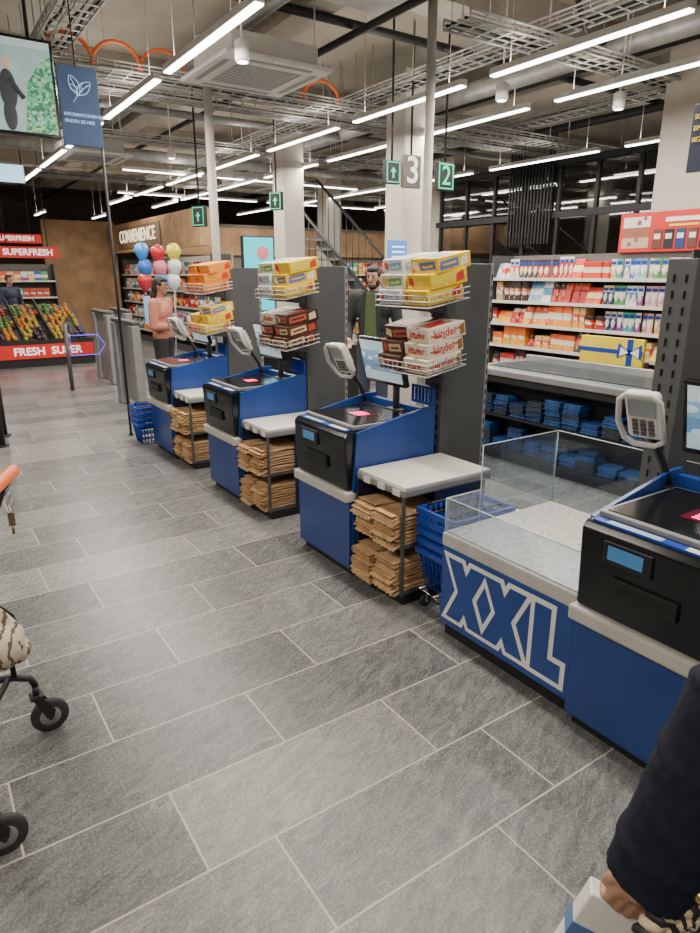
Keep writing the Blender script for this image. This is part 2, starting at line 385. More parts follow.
# ------------------------------------------------------------ merchandise rack
def make_rack(loc,baskets=True):
    k=thing('merchandise_rack','dark grey upright rack column'+(' with wire sweet baskets' if baskets else ''),'display rack',loc,group='rack columns')
    B().box((0,0,0),(.35,.12,1.76),bev=.004).obj('upright_panel',DGREY,k)
    B().box((.35,.0,0),(.375,.12,1.76),bev=.003).obj('edge_profile',MGREY,k)
    b=B()
    for i in range(26): b.box((.359,-.002,.12+i*.062),(.366,.0,.15+i*.062))
    for i in range(26): b.box((-.002,.03,.12+i*.062),(0,.04,.15+i*.062)); b.box((-.002,.08,.12+i*.062),(0,.09,.15+i*.062))
    b.obj('slots',BLACK,k)['kind']='stuff'
    if baskets:
        for z in (1.17,1.53):
            b=B(); x0,x1,y0,y1=-.29,-.01,-.20,.27
            for zz in (0,.03,.06):
                b.tube([(x1,y0,z+zz+.05),(x0,y0,z+zz),(x0,y1,z+zz),(x1,y1,z+zz+.05)],.0038,0,6)
            b.tube([(x1,y0,z+.05),(x1,y1,z+.05)],.0038,0,6)
            for i in range(12):
                y=y0+(y1-y0)*i/11
                b.tube([(x1,y,z+.05),(x0,y,z),(x0,y,z+.06)],.0022,0,5)
            for i in range(1,6):
                x=x0+(x1-x0)*i/6
                for y in (y0,y1): b.tube([(x,y,z+.0083*i),(x,y,z+.06+.0083*i)],.0022,0,5)
            b.obj('wire_basket',SILV,k)
            for y in (.01,.11): B().prism([(0,z-.04),(0,z+.12),(-.03,z+.12),(-.27,z-.004),(-.27,z-.012),(-.02,z-.04)],y-.004,y+.004).obj('basket_bracket',DGREY,k)
    return k
RX={2.80:2.54,4.31:2.51,5.81:2.505}
RK=make_rack((2.54,2.80,0))
for y in (4.31,5.81): dup(RK,(RX[y],y,0))
r0=make_rack((2.54,1.385,0),False)
packs={
 'yellow':(BAND('pack_yellow',[(.80,.50,.015),(.84,.58,.02)],2,blotch=(.85,.72,.3),bs=2.5),(.7,.55,.06),(.55,.04,.03)),
 'gold':(BAND('pack_gold',[(.80,.46,.015),(.84,.55,.02)],2,blotch=(.5,.2,.05),bs=2.5),(.08,.16,.5),(.75,.7,.55)),
 'cream':(BAND('pack_cream',[(.72,.62,.48),(.74,.66,.55)],2,blotch=(.35,.14,.05),bs=2.5),(.55,.04,.03),(.3,.1,.03)),
 'brown':(BAND('pack_brown',[(.07,.022,.01),(.10,.03,.015)],2,blotch=(.2,.08,.03),bs=2.5),(.6,.45,.25),(.5,.06,.03)),
 'dark':(BAND('pack_dark',[(.035,.015,.012),(.05,.02,.015)],2,blotch=(.14,.06,.03),bs=2.5),(.45,.08,.04),(.65,.5,.3)),
 'white':(BAND('pack_whiteblue',[(.66,.68,.7),(.7,.7,.7)],2,blotch=(.3,.45,.7),bs=2.5),(.25,.4,.6),(.6,.1,.06)),
 'pale':(BAND('pack_pale',[(.66,.66,.5),(.7,.68,.55)],2,blotch=(.35,.45,.15),bs=2.5),(.2,.35,.12),(.7,.4,.1)),
 'orange':(BAND('pack_orange',[(.85,.2,.01),(.85,.27,.02)],2,blotch=(.85,.5,.08),bs=2.5),(.80,.32,.05),(.55,.03,.02)),
}
def sweetbox(c):
    m0,c1,c2=packs[c]; b=B(); b.box((-.125,-.10,0),(.125,.10,.078),bev=.003)
    if c=='cream':
        b.txt('kinder',.055,(-.1258,.0,.040),FX,1,off=.0008); b.txt('kinder',.062,(-.01,-.1008,.040),FY,1,off=.0010)
        b.prism([(.085,.008),(.118,.014),(.118,.068),(.09,.060)],-.1013,-.1001,m=2)
    else:
        b.prism([(-.085,.022),(.028,.014),(.032,.056),(-.078,.064)],-.1262,-.125,m=1,axis='x'); b.prism([(.04,.012),(.085,.03),(.08,.066),(.045,.055)],-.1263,-.1251,m=2,axis='x')
        b.prism([(-.11,.014),(.03,.022),(.026,.064),(-.104,.056)],-.1012,-.10,m=1); b.prism([(.045,.012),(.105,.02),(.1,.068),(.05,.056)],-.1013,-.1001,m=2)
        b.prism([(-.09,.030),(.01,.036),(.01,.048),(-.09,.042)],-.1020,-.1013,m=0)
        b.prism([(.01,.028),(-.065,.034),(-.065,.047),(.01,.041)],-.1270,-.1263,m=0,axis='x')
    b.prism([(-.09,-.07),(.05,-.05),(.06,.05),(-.08,.06)],.078,.0787,m=1,axis='z')
    return b.mesh('sweets_box',[m0,M('print1_'+c,c1,.4),M('print2_'+c,c2,.4)])
SB={c:sweetbox(c) for c in packs}
scheme={2.80:((('cream','cream','cream'),('dark','brown','dark')),(('yellow','yellow','gold'),('white','pale','white'))),
        4.31:((('brown','brown','dark'),('brown','dark','cream')),(('yellow','gold','yellow'),('white','white','pale'))),
        5.81:((('yellow','yellow','gold'),('orange','yellow','gold')),(('orange','orange','orange'),('orange','orange','orange')))}
lbl={'yellow':'bright yellow chocolate box','gold':'golden yellow chocolate box with blue print','cream':'cream chocolate bar carton with red lettering','brown':'dark brown chocolate carton','dark':'near-black chocolate carton with red print','white':'white and blue sweets carton','pale':'pale green and cream sweets carton','orange':'bright orange sweets packet'}
for y0,(low,up) in scheme.items():
    for z,cc in ((1.17,low),(1.53,up)):
        for j,cs_ in enumerate(cc):
            for r,c in enumerate(cs_):
                if r==2 and j==1 and random.random()<.4: continue
                o=single(SB[c],'sweets_box',(RX[y0]-.150+.012*r+random.uniform(-.008,.008),y0+(-.088,.145)[j]+random.uniform(-.006,.006),z+.032+r*.081),0,lbl[c]+' stacked in wire basket','sweets box','sweets boxes in wire baskets')
                o.rotation_euler=(0,math.radians(-10),random.uniform(-.05,.05)+(random.uniform(-.22,.22) if r==2 else 0))
# ------------------------------------------------------------ XXL platform
k=thing('oversize_item_platform','low blue platform with big XXL lettering and speckled steel top','platform scale',(1.93,1.325,0))
B().box((.03,.01,0),(.74,.74,.07)).obj('plinth',BLKM,k)
B().box((0,0,.07),(.76,.75,.475),bev=.004).obj('front_body',BLUE,k)
B().box((-.004,-.002,.475),(.764,.752,.54),bev=.008).obj('top_band',LGREY,k)
B().box((.01,.01,.54),(.75,.74,.547),bev=.002).obj('weighing_plate',M('speckled_top',(.5,.48,.43),.3,noise=.25,scale=40),k)
Wl=M('white_vinyl',(.82,.82,.80),.5)
def Xpoly(mid,half,hw,z0,z1,e):
    """outline of one bold X: stems cross at mid, cut flat top and bottom, grown by e"""
    H=z1-z0; kk=2*half/H; hs=half+kk*e
    a=z0-e; c=z1+e; zc=(z0+z1)/2
    P=[(mid-hs-hw,a),(mid-hs+hw,a),(mid,zc-hw/kk),(mid+hs-hw,a),(mid+hs+hw,a),(mid+hw,zc),(mid+hs+hw,c),(mid+hs-hw,c),(mid,zc+hw/kk),(mid-hs+hw,c),(mid-hs-hw,c),(mid-hw,zc)]
    return [(.75-s,z) for s,z in P]
def Lpoly(s0,s1,w,z0,z1,e):
    P=[(s0-e,z0-e),(s1+e,z0-e),(s1+e,z0+w+e),(s0+w+e,z0+w+e),(s0+w+e,z1+e),(s0-e,z1+e)]
    return [(.75-s,z) for s,z in P]
Z0,Z1=.125,.43
for i,(mid) in enumerate((.168,.402)):
    f0=-.0020-.0008*i
    B().prism(Xpoly(mid,.074,.070,Z0,Z1,.021),f0,.0004,axis='x').obj('lettering',Wl,k)
    B().prism(Xpoly(mid,.074,.046,Z0,Z1,.0),-.0046-.0002*i,-.0040,axis='x').obj('lettering_fill',BLUE,k)
B().prism(Lpoly(.565,.712,.082,Z0,Z1,.022),-.0036,.0004,axis='x').obj('lettering',Wl,k)
B().prism(Lpoly(.565,.712,.082,Z0,Z1,.0),-.0050,-.0040,axis='x').obj('lettering_fill',BLUE,k)
B().box((.0,.735,.548),(.22,.741,.71)).obj('acrylic_pane',ACRY,k)
B().box((.22,.735,.548),(.755,.741,.93)).obj('acrylic_pane',ACRY,k)
B().box((.755,.0,.548),(.761,.741,.93)).obj('acrylic_pane',ACRY,k)
B().box((.004,.004,.548),(.010,.732,.71)).obj('acrylic_pane',ACRY,k)
PE=M('acrylic_edge',(.6,.7,.7),.2)
for P_ in ([(0,.738,.548),(0,.738,.71),(.22,.738,.71)],[(.22,.738,.548),(.22,.738,.93),(.758,.738,.93)],[(.758,0,.93),(.758,.738,.93)],[(.758,.738,.548),(.758,.738,.93)],[(.007,.004,.71),(.007,.732,.71)]):
    B().tube(P_,.0026,0,6).obj('pane_edge',PE,k)
# ------------------------------------------------------------ shopping baskets
def make_basket(loc):
    k=thing('shopping_basket','blue plastic shopping basket nested in a stack','shopping basket',loc,group='stacked blue shopping baskets')
    b=B(); L,Wd,H=.40,.27,.22; l,w=.33,.20
    def P(u,v,z):
        s=z/H; return (u*((l+(L-l)*s)/2),v*((w+(Wd-w)*s)/2),z)
    for z in (0.0,.07,.14):
        b.tube([P(-1,-1,z),P(1,-1,z),P(1,1,z),P(-1,1,z)],.005,0,5,True)
    N=11
    for i in range(N+1):
        u=-1+2*i/N
        for v in (-1,1): b.tube([P(u,v,0),P(u,v,H)],.0045,0,4)
    for i in range(1,8):
        v=-1+2*i/8
        for u in (-1,1): b.tube([P(u,v,0),P(u,v,H)],.0045,0,4)
    for i in range(6): b.tube([P(-1+2*i/5,-1,0),P(-1+2*i/5,1,0)],.004,0,4)
    b.obj('basket_lattice',BLUEP,k)
    b=B(); Lh,Wh=L/2,Wd/2
    for (x0,x1,y0,y1) in ((-Lh-.012,Lh+.012,-Wh-.012,-Wh+.004),(-Lh-.012,Lh+.012,Wh-.004,Wh+.012),(-Lh-.012,-Lh+.004,-Wh,Wh),(Lh-.004,Lh+.012,-Wh,Wh)):
        b.box((x0,y0,H-.03),(x1,y1,H+.003),bev=.003)
    b.obj('rim',BLUEP,k)
    for sgn in (-1,1): B().tube([(-.15,sgn*.12,H),(-.14,sgn*.10,H+.018),(.14,sgn*.10,H+.018),(.15,sgn*.12,H)],.006,0,6).obj('handle',BLKM,k)
    return k
bs=make_basket((2.22,2.225,.12))
for i in range(1,5): dup(bs,(2.22,2.225,.12+i*.055))
t=thing('basket_dolly','low wheeled dolly under stacked shopping baskets','dolly',(2.22,2.225,0))
b=B(); b.tube([(-.2,-.12,.1),(.2,-.12,.1),(.2,.12,.1),(-.2,.12,.1)],.008,0,8,True); b.tube([(-.2,0,.1),(.2,0,.1)],.006); b.tube([(0,-.12,.1),(0,.12,.1)],.006)
b.obj('frame',CHROME,t)
for x in (-.17,.17):
    for y in (-.1,.1):
        B().cyl((x,y-.01,.032),(x,y+.01,.032),.032,n=20).obj('wheel',RUBBER,t)
        B().box((x-.008,y-.016,.03),(x+.008,y-.012,.095)).box((x-.008,y+.012,.03),(x+.008,y+.016,.095)).box((x-.012,y-.016,.088),(x+.012,y+.016,.096)).obj('wheel_fork',CHROME,t)
for i in range(4): dup(bs,(1.98,6.62,.015+i*.055),label='blue shopping basket stacked beside the kiosk end')
# ------------------------------------------------------------ rear checkout desk
def desk(loc,ln):
    k=thing('conveyor_checkout','grey conveyor checkout desk with shelf in its side','checkout counter',loc,group='conveyor checkouts')
    B().box((.05,.03,0),(.75,ln-.03,.08)).obj('plinth',BLKM,k)
    b=B().box((.20,0,.08),(.8,ln,.80)); b.box((0,0,.08),(.2,.04,.8)).box((0,ln-.04,.08),(.2,ln,.8)).box((0,.04,.08),(.2,ln-.04,.12)).box((0,.04,.42),(.2,ln-.04,.44)).box((0,.04,.74),(.2,ln-.04,.8)); b.obj('desk_body',BLKM,k)
    B().box((-.02,-.02,.80),(.82,ln+.02,.86),bev=.01).obj('top_band',MGREY,k)
    B().box((.15,.1,.86),(.65,ln-.1,.868)).obj('conveyor_belt',M('belt',(.05,.05,.05),.5),k)
    B().box((.66,.1,.86),(.70,ln-.1,.93),bev=.006).obj('guide_rail',SILV,k)
    B().box((.0,.3,.868),(.006,ln-.3,1.02)).obj('glass_guard',ACRY,k)
    return k
dk=desk((4.45,2.4,0),2.1)
dup(dk,(4.25,7.1,0))
def foldmesh(i):
    r=random.Random(i+40); b=B()
    for j in range(3): b.box((-.085+r.uniform(0,.012),-.088+r.uniform(0,.012),j*.014),(.08,.088-r.uniform(0,.012),j*.014+.0125),bev=.005)
    return b.mesh('folded_carrier_bag',[M('bag_blue%d'%i,((.008,.045,.17),(.012,.07,.22),(.006,.025,.09),(.02,.03,.05))[i],.5,noise=.6,scale=30)])
FB=[foldmesh(i) for i in range(4)]
for zc in (.122,.442):
    for c in range(10):
        for r in range(random.choice((2,3,4,5))):
            single(random.choice(FB),'folded_carrier_bag',(4.45+.1+random.uniform(-.01,.015),2.4+.15+c*.195,zc+r*.0435),random.uniform(-.08,.08),'folded blue reusable carrier bag lying on checkout shelf','carrier bag','folded blue carrier bags')
# ------------------------------------------------------------ product gondola
def packmesh(kind,mat,w,hh,d):
    b=B()
    if kind=='box':
        b.box((0,-w/2,0),(d,w/2,hh),bev=.003,seg=1)
        b.prism([(-w*.36,hh*.32),(w*.36,hh*.38),(w*.36,hh*.55),(-w*.36,hh*.49)],-.0012,.0003,m=1,axis='x')
    elif kind=='pouch':
        b.prism([(0,0),(d,0),(d*.62,hh*.93),(d*.55,hh),(d*.45,hh),(d*.38,hh*.93)],-w/2,w/2,bev=.004)
    elif kind=='card':
        b.box((.03,-w/2,0),(.034,w/2,hh),bev=.001,seg=1); b.sph((.028,0,hh*.38),(.014,w*.33,hh*.22),m=1,u=12,v=8); b.box((.028,-w*.42,hh*.72),(.031,w*.42,hh*.88),m=2); b.cyl((.03,0,hh*.95),(.16,0,hh*.95+.002),.002,n=5,m=2)
    else:
        b.lathe([(w*.42,0),(w*.48,.01),(w*.48,hh*.62),(w*.2,hh*.8),(w*.2,hh*.86),(w*.23,hh*.87),(w*.23,hh)],(d/2,0,0),n=12)
    return b.mesh('product_'+kind,[mat,WHITE,BLUEP])
def gp(n,*cols,bl=None): return BAND('gp_'+n,list(cols),2,blotch=bl,bs=2.4)
palR=[gp('red',(.6,.02,.015),(.62,.03,.02),(.62,.03,.02),(.78,.7,.62),bl=(.8,.68,.5)),gp('red2',(.68,.06,.02),(.75,.6,.4),(.6,.03,.02)),gp('red3',(.5,.02,.02),(.45,.02,.02),(.7,.1,.05),bl=(.1,.03,.02)),gp('red4',(.7,.62,.5),(.55,.03,.02),(.55,.02,.02),(.1,.02,.02)),gp('red5',(.45,.02,.02),(.5,.02,.02),(.05,.02,.02),bl=(.75,.5,.1))]
palW=[gp('wb',(.72,.72,.72),(.08,.22,.5),(.74,.74,.74)),gp('wr',(.74,.7,.66),(.7,.08,.06),(.74,.72,.7),bl=(.65,.1,.08)),gp('pink',(.72,.35,.38),(.72,.66,.62),(.7,.4,.42)),gp('ice',(.3,.5,.65),(.7,.74,.76),(.12,.3,.55)),gp('tan',(.5,.33,.18),(.7,.6,.45),(.45,.25,.12),bl=(.2,.08,.03))]
palO=[gp('or',(.8,.28,.03),(.76,.68,.5),(.75,.12,.03),bl=(.8,.7,.5)),gp('or2',(.75,.35,.08),(.7,.1,.04),(.78,.5,.2)),gp('or3',(.8,.4,.03),(.75,.15,.02)),gp('dk',(.05,.03,.03),(.6,.1,.04),(.06,.03,.03),bl=(.7,.6,.4))]
palG=[gp('gr',(.08,.32,.08),(.72,.68,.55),(.1,.4,.12)),gp('bl',(.05,.12,.45),(.68,.7,.72),(.05,.13,.45)),gp('y',(.76,.52,.04),(.72,.66,.45),bl=(.6,.1,.05)),gp('pu',(.28,.05,.28),(.72,.66,.66)),gp('teal',(.04,.3,.33),(.65,.7,.6),(.05,.35,.3)),gp('nav',(.02,.04,.14),(.03,.06,.2),(.7,.6,.3),bl=(.6,.5,.2))]
PMESH={}
def item(kind,mat,w,hh,d,loc,label,cat,group,rz=0):
    key=(kind,mat.name,round(w,3),round(hh,3),d)
    if key not in PMESH: PMESH[key]=packmesh(kind,mat,w,hh,d)
    return single(PMESH[key],{'box':'product_carton','pouch':'product_pouch','bottle':'drink_bottle','card':'blister_card'}[kind],loc,rz,label,cat,group)
def gondola(loc,ln,zs,hgt,name='product_gondola',label='retail shelf unit filled with red and white packets',dep=.4,back=(.13,.12,.11)):
    k=thing(name,label,'shelf unit',loc)
    B().box((dep,0,0),(dep+.04,ln,hgt)).obj('back_panel',M('shelf_back%s'%name,back,.6),k)
    B().box((0,0,0),(dep,ln,.14)).obj('base',DGREY,k)
    for y in (0,ln-.02): B().box((.05,y,.14),(dep,y+.02,hgt)).obj('end_panel',DGREY,k)
    for z in zs:
        B().box((0,.02,z-.02),(dep,ln-.02,z)).obj('shelf_board',LGREY,k)
        B().box((-.012,.02,z-.03),(0,ln-.02,z+.004)).obj('price_rail',M('price_rail',(.62,.6,.54),.5),k)
    return k
GX,GY,GL=6.0,3.35,2.5
zs=[.30,.60,.88,1.14,1.40,1.66]
gd=gondola((GX,GY,0),GL,zs,1.92)
rg=random.Random(11)
for si,z in enumerate(zs):
    y=GY+.04; run=0
    while y<GY+GL-.09:
        frac=(y-GY)/GL
        if run<=0:
            if si>=3 and frac<.34: pal=palG+palW; kind='card'; run=rg.choice((1,1,2)); w=.062; hh=.19
            elif si>=4: pal=palR if frac<.62 else palW+palO[3:]; kind=rg.choice(('pouch','box','card')); run=rg.choice((2,3,4)); w=rg.choice((.062,.075,.09)); hh=.21*rg.choice((.8,.95,1,1.08))
            else:
                pal=(palR+palO) if frac>.34 else palO+palG[2:]; kind=rg.choice(('pouch','box','box')); run=rg.choice((2,2,3)); w=rg.choice((.075,.09,.11)); hh=.21*rg.choice((.65,.8,.95,1.05))
            mt_=rg.choice(pal)
        if y+w>GY+GL-.03: break
        item(kind,mt_,w,hh,.16,(GX+.02+rg.uniform(0,.04),y+w/2,z+.001),'small coloured grocery packet standing on retail shelf','grocery packet','packets on the retail shelf')
        y+=w+.006; run-=1
p=thing('promotion_poster','red promotional poster board with dark product cards above the shelf unit','poster',(GX,GY,1.92))
B().box((.36,.0,.0),(.40,1.0,.38),bev=.004).obj('board',M('poster_red',(.55,.018,.018),.5,emit=.1),p)
B().box((.356,.66,.04),(.36,.96,.34)).obj('poster_picture',BAND('poster_pic',[(.5,.35,.25),(.3,.1,.06),(.65,.62,.6)],2,blotch=(.2,.1,.08)),p)
DC=[M('card_dark',(.02,.02,.03),.4),M('card_brown',(.12,.05,.03),.4),M('card_navy',(.02,.05,.16),.4)]
for i in range(5):
    B().box((.352,.04+i*.12,.03),(.358,.135+i*.12,.21)).box((.350,.055+i*.12,.12),(.352,.12+i*.12,.17),m=1).obj('poster_card',[DC[i%3],WHITE],p)
B().box((.354,.08,.28),(.358,.50,.32)).obj('poster_caption',Wl,p); B().box((.354,.16,.235),(.358,.46,.255)).obj('poster_caption',M('caption_yellow',(.8,.6,.05),.5),p)
t=thing('yellow_display_panel','flat yellow display panel with blue and white ribbon bow','display panel',(5.6,3.45,0))
B().box((0.05,.1,0),(.3,.58,.88),bev=.004).obj('stand',DGREY,t)
B().box((.0,-.01,.86),(.04,.68,1.12),bev=.006).obj('panel',M('yellow_card',(.78,.58,.03),.5),t)
b=B().box((-.003,.10,.865),(-.0005,.16,1.115)).box((-.003,-.005,.97),(-.0005,.675,1.01)); b.obj('ribbon_print',BLUEP,t)
B().prism([(.13,.99),(.01,1.075),(-.0,.93)],-.006,-.0031,axis='x').obj('ribbon_loop',BLUEP,t); B().prism([(.13,.99),(.25,1.075),(.26,.93)],-.006,-.0031,axis='x').obj('ribbon_loop',BLUEP,t)
B().prism([(.12,.99),(.035,1.04),(.03,.95)],-.008,-.0061,axis='x').obj('ribbon_white_inset',Wl,t); B().prism([(.14,.99),(.225,1.04),(.23,.95)],-.008,-.0061,axis='x').obj('ribbon_white_inset',Wl,t)  # white insets of the blue and white bow
# ------------------------------------------------------------ structural columns
for i,(x,y,w) in enumerate(((7.05,4.02,.55),(5.35,6.7,.36),(5.3,9.6,.36),(9.5,10.8,.4),(8.2,13.,.4))):
    struct(B().box((x-w/2,y-w/2,0),(x+w/2,y+w/2,3.97),bev=.01),'trim_column_%d'%(i+1),CONC)
def post(loc,r,z,mat,label):
    t=thing('steel_post',label,'post',loc); B().cyl((0,0,.01),(0,0,z),r,n=20).obj('shaft',mat,t)
    B().cyl((0,0,0),(0,0,.015),r*2.1,n=20).obj('base_plate',mat,t); B().cyl((0,0,z-.02),(0,0,z),r*2,n=20).obj('cap_plate',mat,t)
post((2.92,6.95,0),.045,3.98,LGREY,'slim light grey steel post rising to the ceiling')
post((3.96,4.66,0),.04,3.99,LGREY,'slim light grey steel post behind the kiosks')
post((1.84,7.05,0),.014,3.3,BLKM,'thin black post at the end of the kiosk row')
post((.68,7.8,0),.03,1.35,BLKM,'black barrier post by the entrance gate')
post((.60,7.3,0),.03,1.35,BLKM,'black barrier post by the entrance gate')
# ------------------------------------------------------------ luminaires
def lum(loc,ln,along='y'):
    t=thing('linear_luminaire','white suspended linear ceiling light switched on','ceiling light',loc,rz=0 if along=='y' else -PI/2,group='suspended linear lights')
    B().box((-.035,0,.0),(.035,ln,.05),bev=.004).obj('housing',WHITE,t)
    B().box((-.030,.01,-.012),(.030,ln-.01,.0)).obj('diffuser',LAMP,t)
    for y in (.2,ln-.2): B().cyl((0,y,.05),(0,y,4.25-loc[2]),.003,n=6).obj('suspension_wire',GALV,t)
    return t
def lampat(x,y,z,ln,along='y',e=0):
    t=lum((x,y,z),ln,along)
    if e:
        for q,(wd,en,zz,rx) in enumerate(((.12,e*1.48,-.02,0),(.06,e*.23,.06,PI))):  # downward tube light, then an added upward fill that brightens the ceiling
            l=bpy.data.lights.new('lamp_or_fill','AREA'); l.shape='RECTANGLE'; l.size=wd; l.size_y=ln; l.energy=en; l.color=(1,.93,.81)
            o=bpy.data.objects.new('lamp_or_fill_emitter',l); COL.objects.link(o); o.parent=t; o.location=(0,ln/2,zz); o.rotation_euler=(rx,0,0)
ZL=3.3
for i in range(7): lampat(4.4,2.67+i*2.05,ZL,1.72,e=34 if i<5 else 0)
for i in range(7): lampat(5.5,2.9+i*2.05,ZL,1.72,e=34 if i in(0,1,3,5) else 0)
for i in range(6): lampat(8.1,3.6+i*2.4,ZL,2.0,e=30 if i in(0,1,2,4) else 0)
for i in range(-2,5): lampat(2.1,4.1+i*1.95,ZL,1.72,e=38 if i!=4 else 0)
for i in range(3): lampat(-1.2,-.5+i*3.5,ZL,1.72,e=46)
for i in range(3): lampat(3.4+i*1.7,11.9,ZL+.1,1.4,'x')
for i in range(5): lampat(4.2+i*1.8,15.2,ZL+.1,1.5,'x',e=26 if i in(0,2,4) else 0)
for i in range(4): lampat(.2+i*1.3,15.5+i*.2,3.0,1.1,'y',e=16)
for i in range(3): lampat(10.2,5+i*3.4,ZL,2.2,e=24)
def tray(p0,p1,w=.35,hh=.07):
    t=thing('cable_tray','galvanised ladder cable tray hung under the ceiling','cable tray',p0,group='cable trays')
    d=Vector(p1)-Vector(p0); n=int(d.length/.16); ax=abs(d.x)>abs(d.y); b=B(); L=d.length
    def Q(a,c,z): return (a,c,z) if ax else (c,a,z)
    for s in (-w/2,w/2):
        b.tube([Q(0,s,hh),Q(L,s,hh)],.011,0,6); b.tube([Q(0,s,0),Q(L,s,0)],.011,0,6); b.tube([Q(0,s,hh/2),Q(L,s,hh/2)],.006,0,4)
    for s in (-w/6,w/6): b.tube([Q(0,s,0),Q(L,s,0)],.008,0,4)
    for i in range(n+1):
        a=L*i/n; b.tube([Q(a,-w/2,hh),Q(a,-w/2,0),Q(a,w/2,0),Q(a,w/2,hh)],.008,0,4)
    b.obj('tray_mesh',GALV,t)
    zc=4.25-p0[2]
    for i in range(int(L/1.8)+1):
        a=.2+i*1.8
        if a<L:
            for s in (-w/2,w/2): B().cyl(Q(a,s,0),Q(a,s,zc),.006,n=6).obj('hanger_rod',GALV,t)
    for q in range(4):
        B().tube([Q(L*i/30,-w*.3+q*.07+.012*math.sin(i*1.3+q),.022+.006*math.sin(i+q)) for i in range(31)],.011,0,6).obj('cable',(BLKM,LGREY,BLKM,BLKM)[q],t)
    return t
tray((1.2,7.1,3.56),(10.5,7.1,3.56)); tray((1.2,7.75,3.56),(9,7.75,3.56),.25); tray((-1,9.9,3.5),(10,9.9,3.5)); tray((2,14.2,3.5),(12,14.2,3.5),.4); tray((3.9,4.3,3.56),(10,4.3,3.56),.3)
tray((5.0,2.2,3.70),(5.0,16,3.70),.3); tray((7.6,1.5,3.70),(7.6,12,3.70),.3); tray((1.5,4.5,3.72),(1.5,9.4,3.72),.3)
def pipe(pts,r,mat,label,cat='pipe',name='ceiling_pipe',grp='ceiling pipes'):
    return tag(B().tube(pts,r,0,12).obj(name,mat),label,cat,grp)
pipe([(3.9,-1,3.86),(3.9,22,3.86)],.035,BLKM,'black pipe running under the ceiling')
pipe([(3.0,1,3.9),(3.0,22,3.9)],.05,MGREY,'grey pipe running under the ceiling')
pipe([(6.2,0,3.85),(6.2,20,3.85)],.11,GALV,'galvanised round air duct under the ceiling')
pipe([(6.7,0,3.9),(6.7,20,3.9)],.04,BLKM,'black insulated pipe under the ceiling')
pipe([(8.9,0,3.88),(8.9,20,3.88)],.06,BLKM,'black insulated pipe under the ceiling')
pipe([(0,3.3,3.8),(9.5,3.3,3.8)],.03,LGREY,'grey cross pipe under the ceiling')
pipe([(0,5.75,3.95),(9.5,5.75,3.95)],.04,BLKM,'black cross pipe under the ceiling')
pipe([(1.0,9.4,3.8),(11,9.4,3.8)],.05,MGREY,'grey cross pipe under the ceiling')
pipe([(1.0,12.2,3.7),(11,12.2,3.7)],.09,GALV,'galvanised air duct under the ceiling')
for (x0,y0) in ((1.60,7.05),(2.05,7.05),(2.5,7.05),(1.6,7.75),(3.9,7.05),(4.35,7.05)):
    pts=[(x0+.22*math.cos(a),y0-.06*math.cos(a),3.585+.24*math.sin(a)) for a in [PI*i/12 for i in range(13)]]
    pipe(pts,.018,ORAN,'orange flexible conduit looping over the cable tray','conduit','orange_conduit','orange conduits')
for (a,bq,s) in (((3.6,3.5,3.9),(4.5,3.2,3.95),.2),((3.6,3.6,4.0),(4.3,3.9,3.9),.3),((4.6,3.8,3.9),(6.2,4.6,3.95),.25),((5.0,3.0,3.95),(6.0,3.2,3.95),.2)):
    a=Vector(a);bq=Vector(bq); pts=[a.lerp(bq,i/14)-Vector((0,0,s*math.sin(PI*i/14))) for i in range(15)]
    pipe(pts,.022,BLKM,'black cable sagging from the ceiling','cable','ceiling_cable','ceiling cables')
t=thing('fan_coil_unit','grey metal fan coil unit with black insulated hoses','ventilation unit',(3.0,4.35,3.62))
B().box((-.4,-.3,0),(.4,.3,.34),bev=.01).obj('casing',GALV,t)
for y in (-.1,.0,.1): B().tube([(.4,y,.15),(.62,y,.13),(.75,y,.2),(.85,y,.38),(.86,y,.6)],.03,0,10).obj('insulated_hose',BLKM,t)
for x in (-.35,.35):
    for y in (-.25,.25): B().cyl((x,y,.34),(x,y,.63),.006,n=6).obj('hanger_rod',GALV,t)
def ac(loc):
    t=thing('cassette_air_conditioner','white square ceiling cassette air conditioner','air conditioner',loc,group='ceiling air conditioners')
    B().box((-.52,-.52,0),(.52,.52,.04),bev=.012).obj('face_panel',WHITE,t)
    B().box((-.42,-.42,.04),(.42,.42,.22),bev=.01).obj('casing',LGREY,t)
    for s in (-1,1):
        B().box((-.34,s*.43-.025,-.004),(.34,s*.43+.025,.0),bev=.001).obj('louvre',MGREY,t); B().box((s*.43-.025,-.34,-.004),(s*.43+.025,.34,.0),bev=.001).obj('louvre',MGREY,t)
    b=B()
    for i in range(14): b.box((-.31,-.3+i*.045,-.004),(.31,-.285+i*.045,0))
    b.box((-.31,-.31,-.003),(-.3,.31,0)).box((.3,-.31,-.003),(.31,.31,0))
    b.obj('intake_grille',MGREY,t)
    for x in (-.4,.4):
        for y in (-.4,.4): B().cyl((x,y,.22),(x,y,4.25-loc[2]),.006,n=6).obj('hanger_rod',GALV,t)
    return t
a1=ac((3.0,6.0,3.43)); dup(a1,(2.75,11.3,3.43)); dup(a1,(6.3,13.1,3.43))
for (x,y) in ((2.35,4.9),(2.0,8.4),(5.9,4.2),(4.75,4.6),(5.6,7.2),(3.3,9.2),(6.6,3.1)):
    t=thing('ceiling_spotlight','small white cylindrical ceiling spotlight','spotlight',(x,y,3.2),group='ceiling spotlights')
    B().lathe([(.05,0),(.055,.01),(.055,.13),(.03,.15)],n=18).obj('spot_head',WHITE,t)
    B().cyl((0,0,.15),(0,0,1.05),.008,n=8).obj('drop_rod',WHITE,t)
    B().cyl((0,0,-.003),(0,0,.001),.04,n=16).obj('lens',LAMP,t)
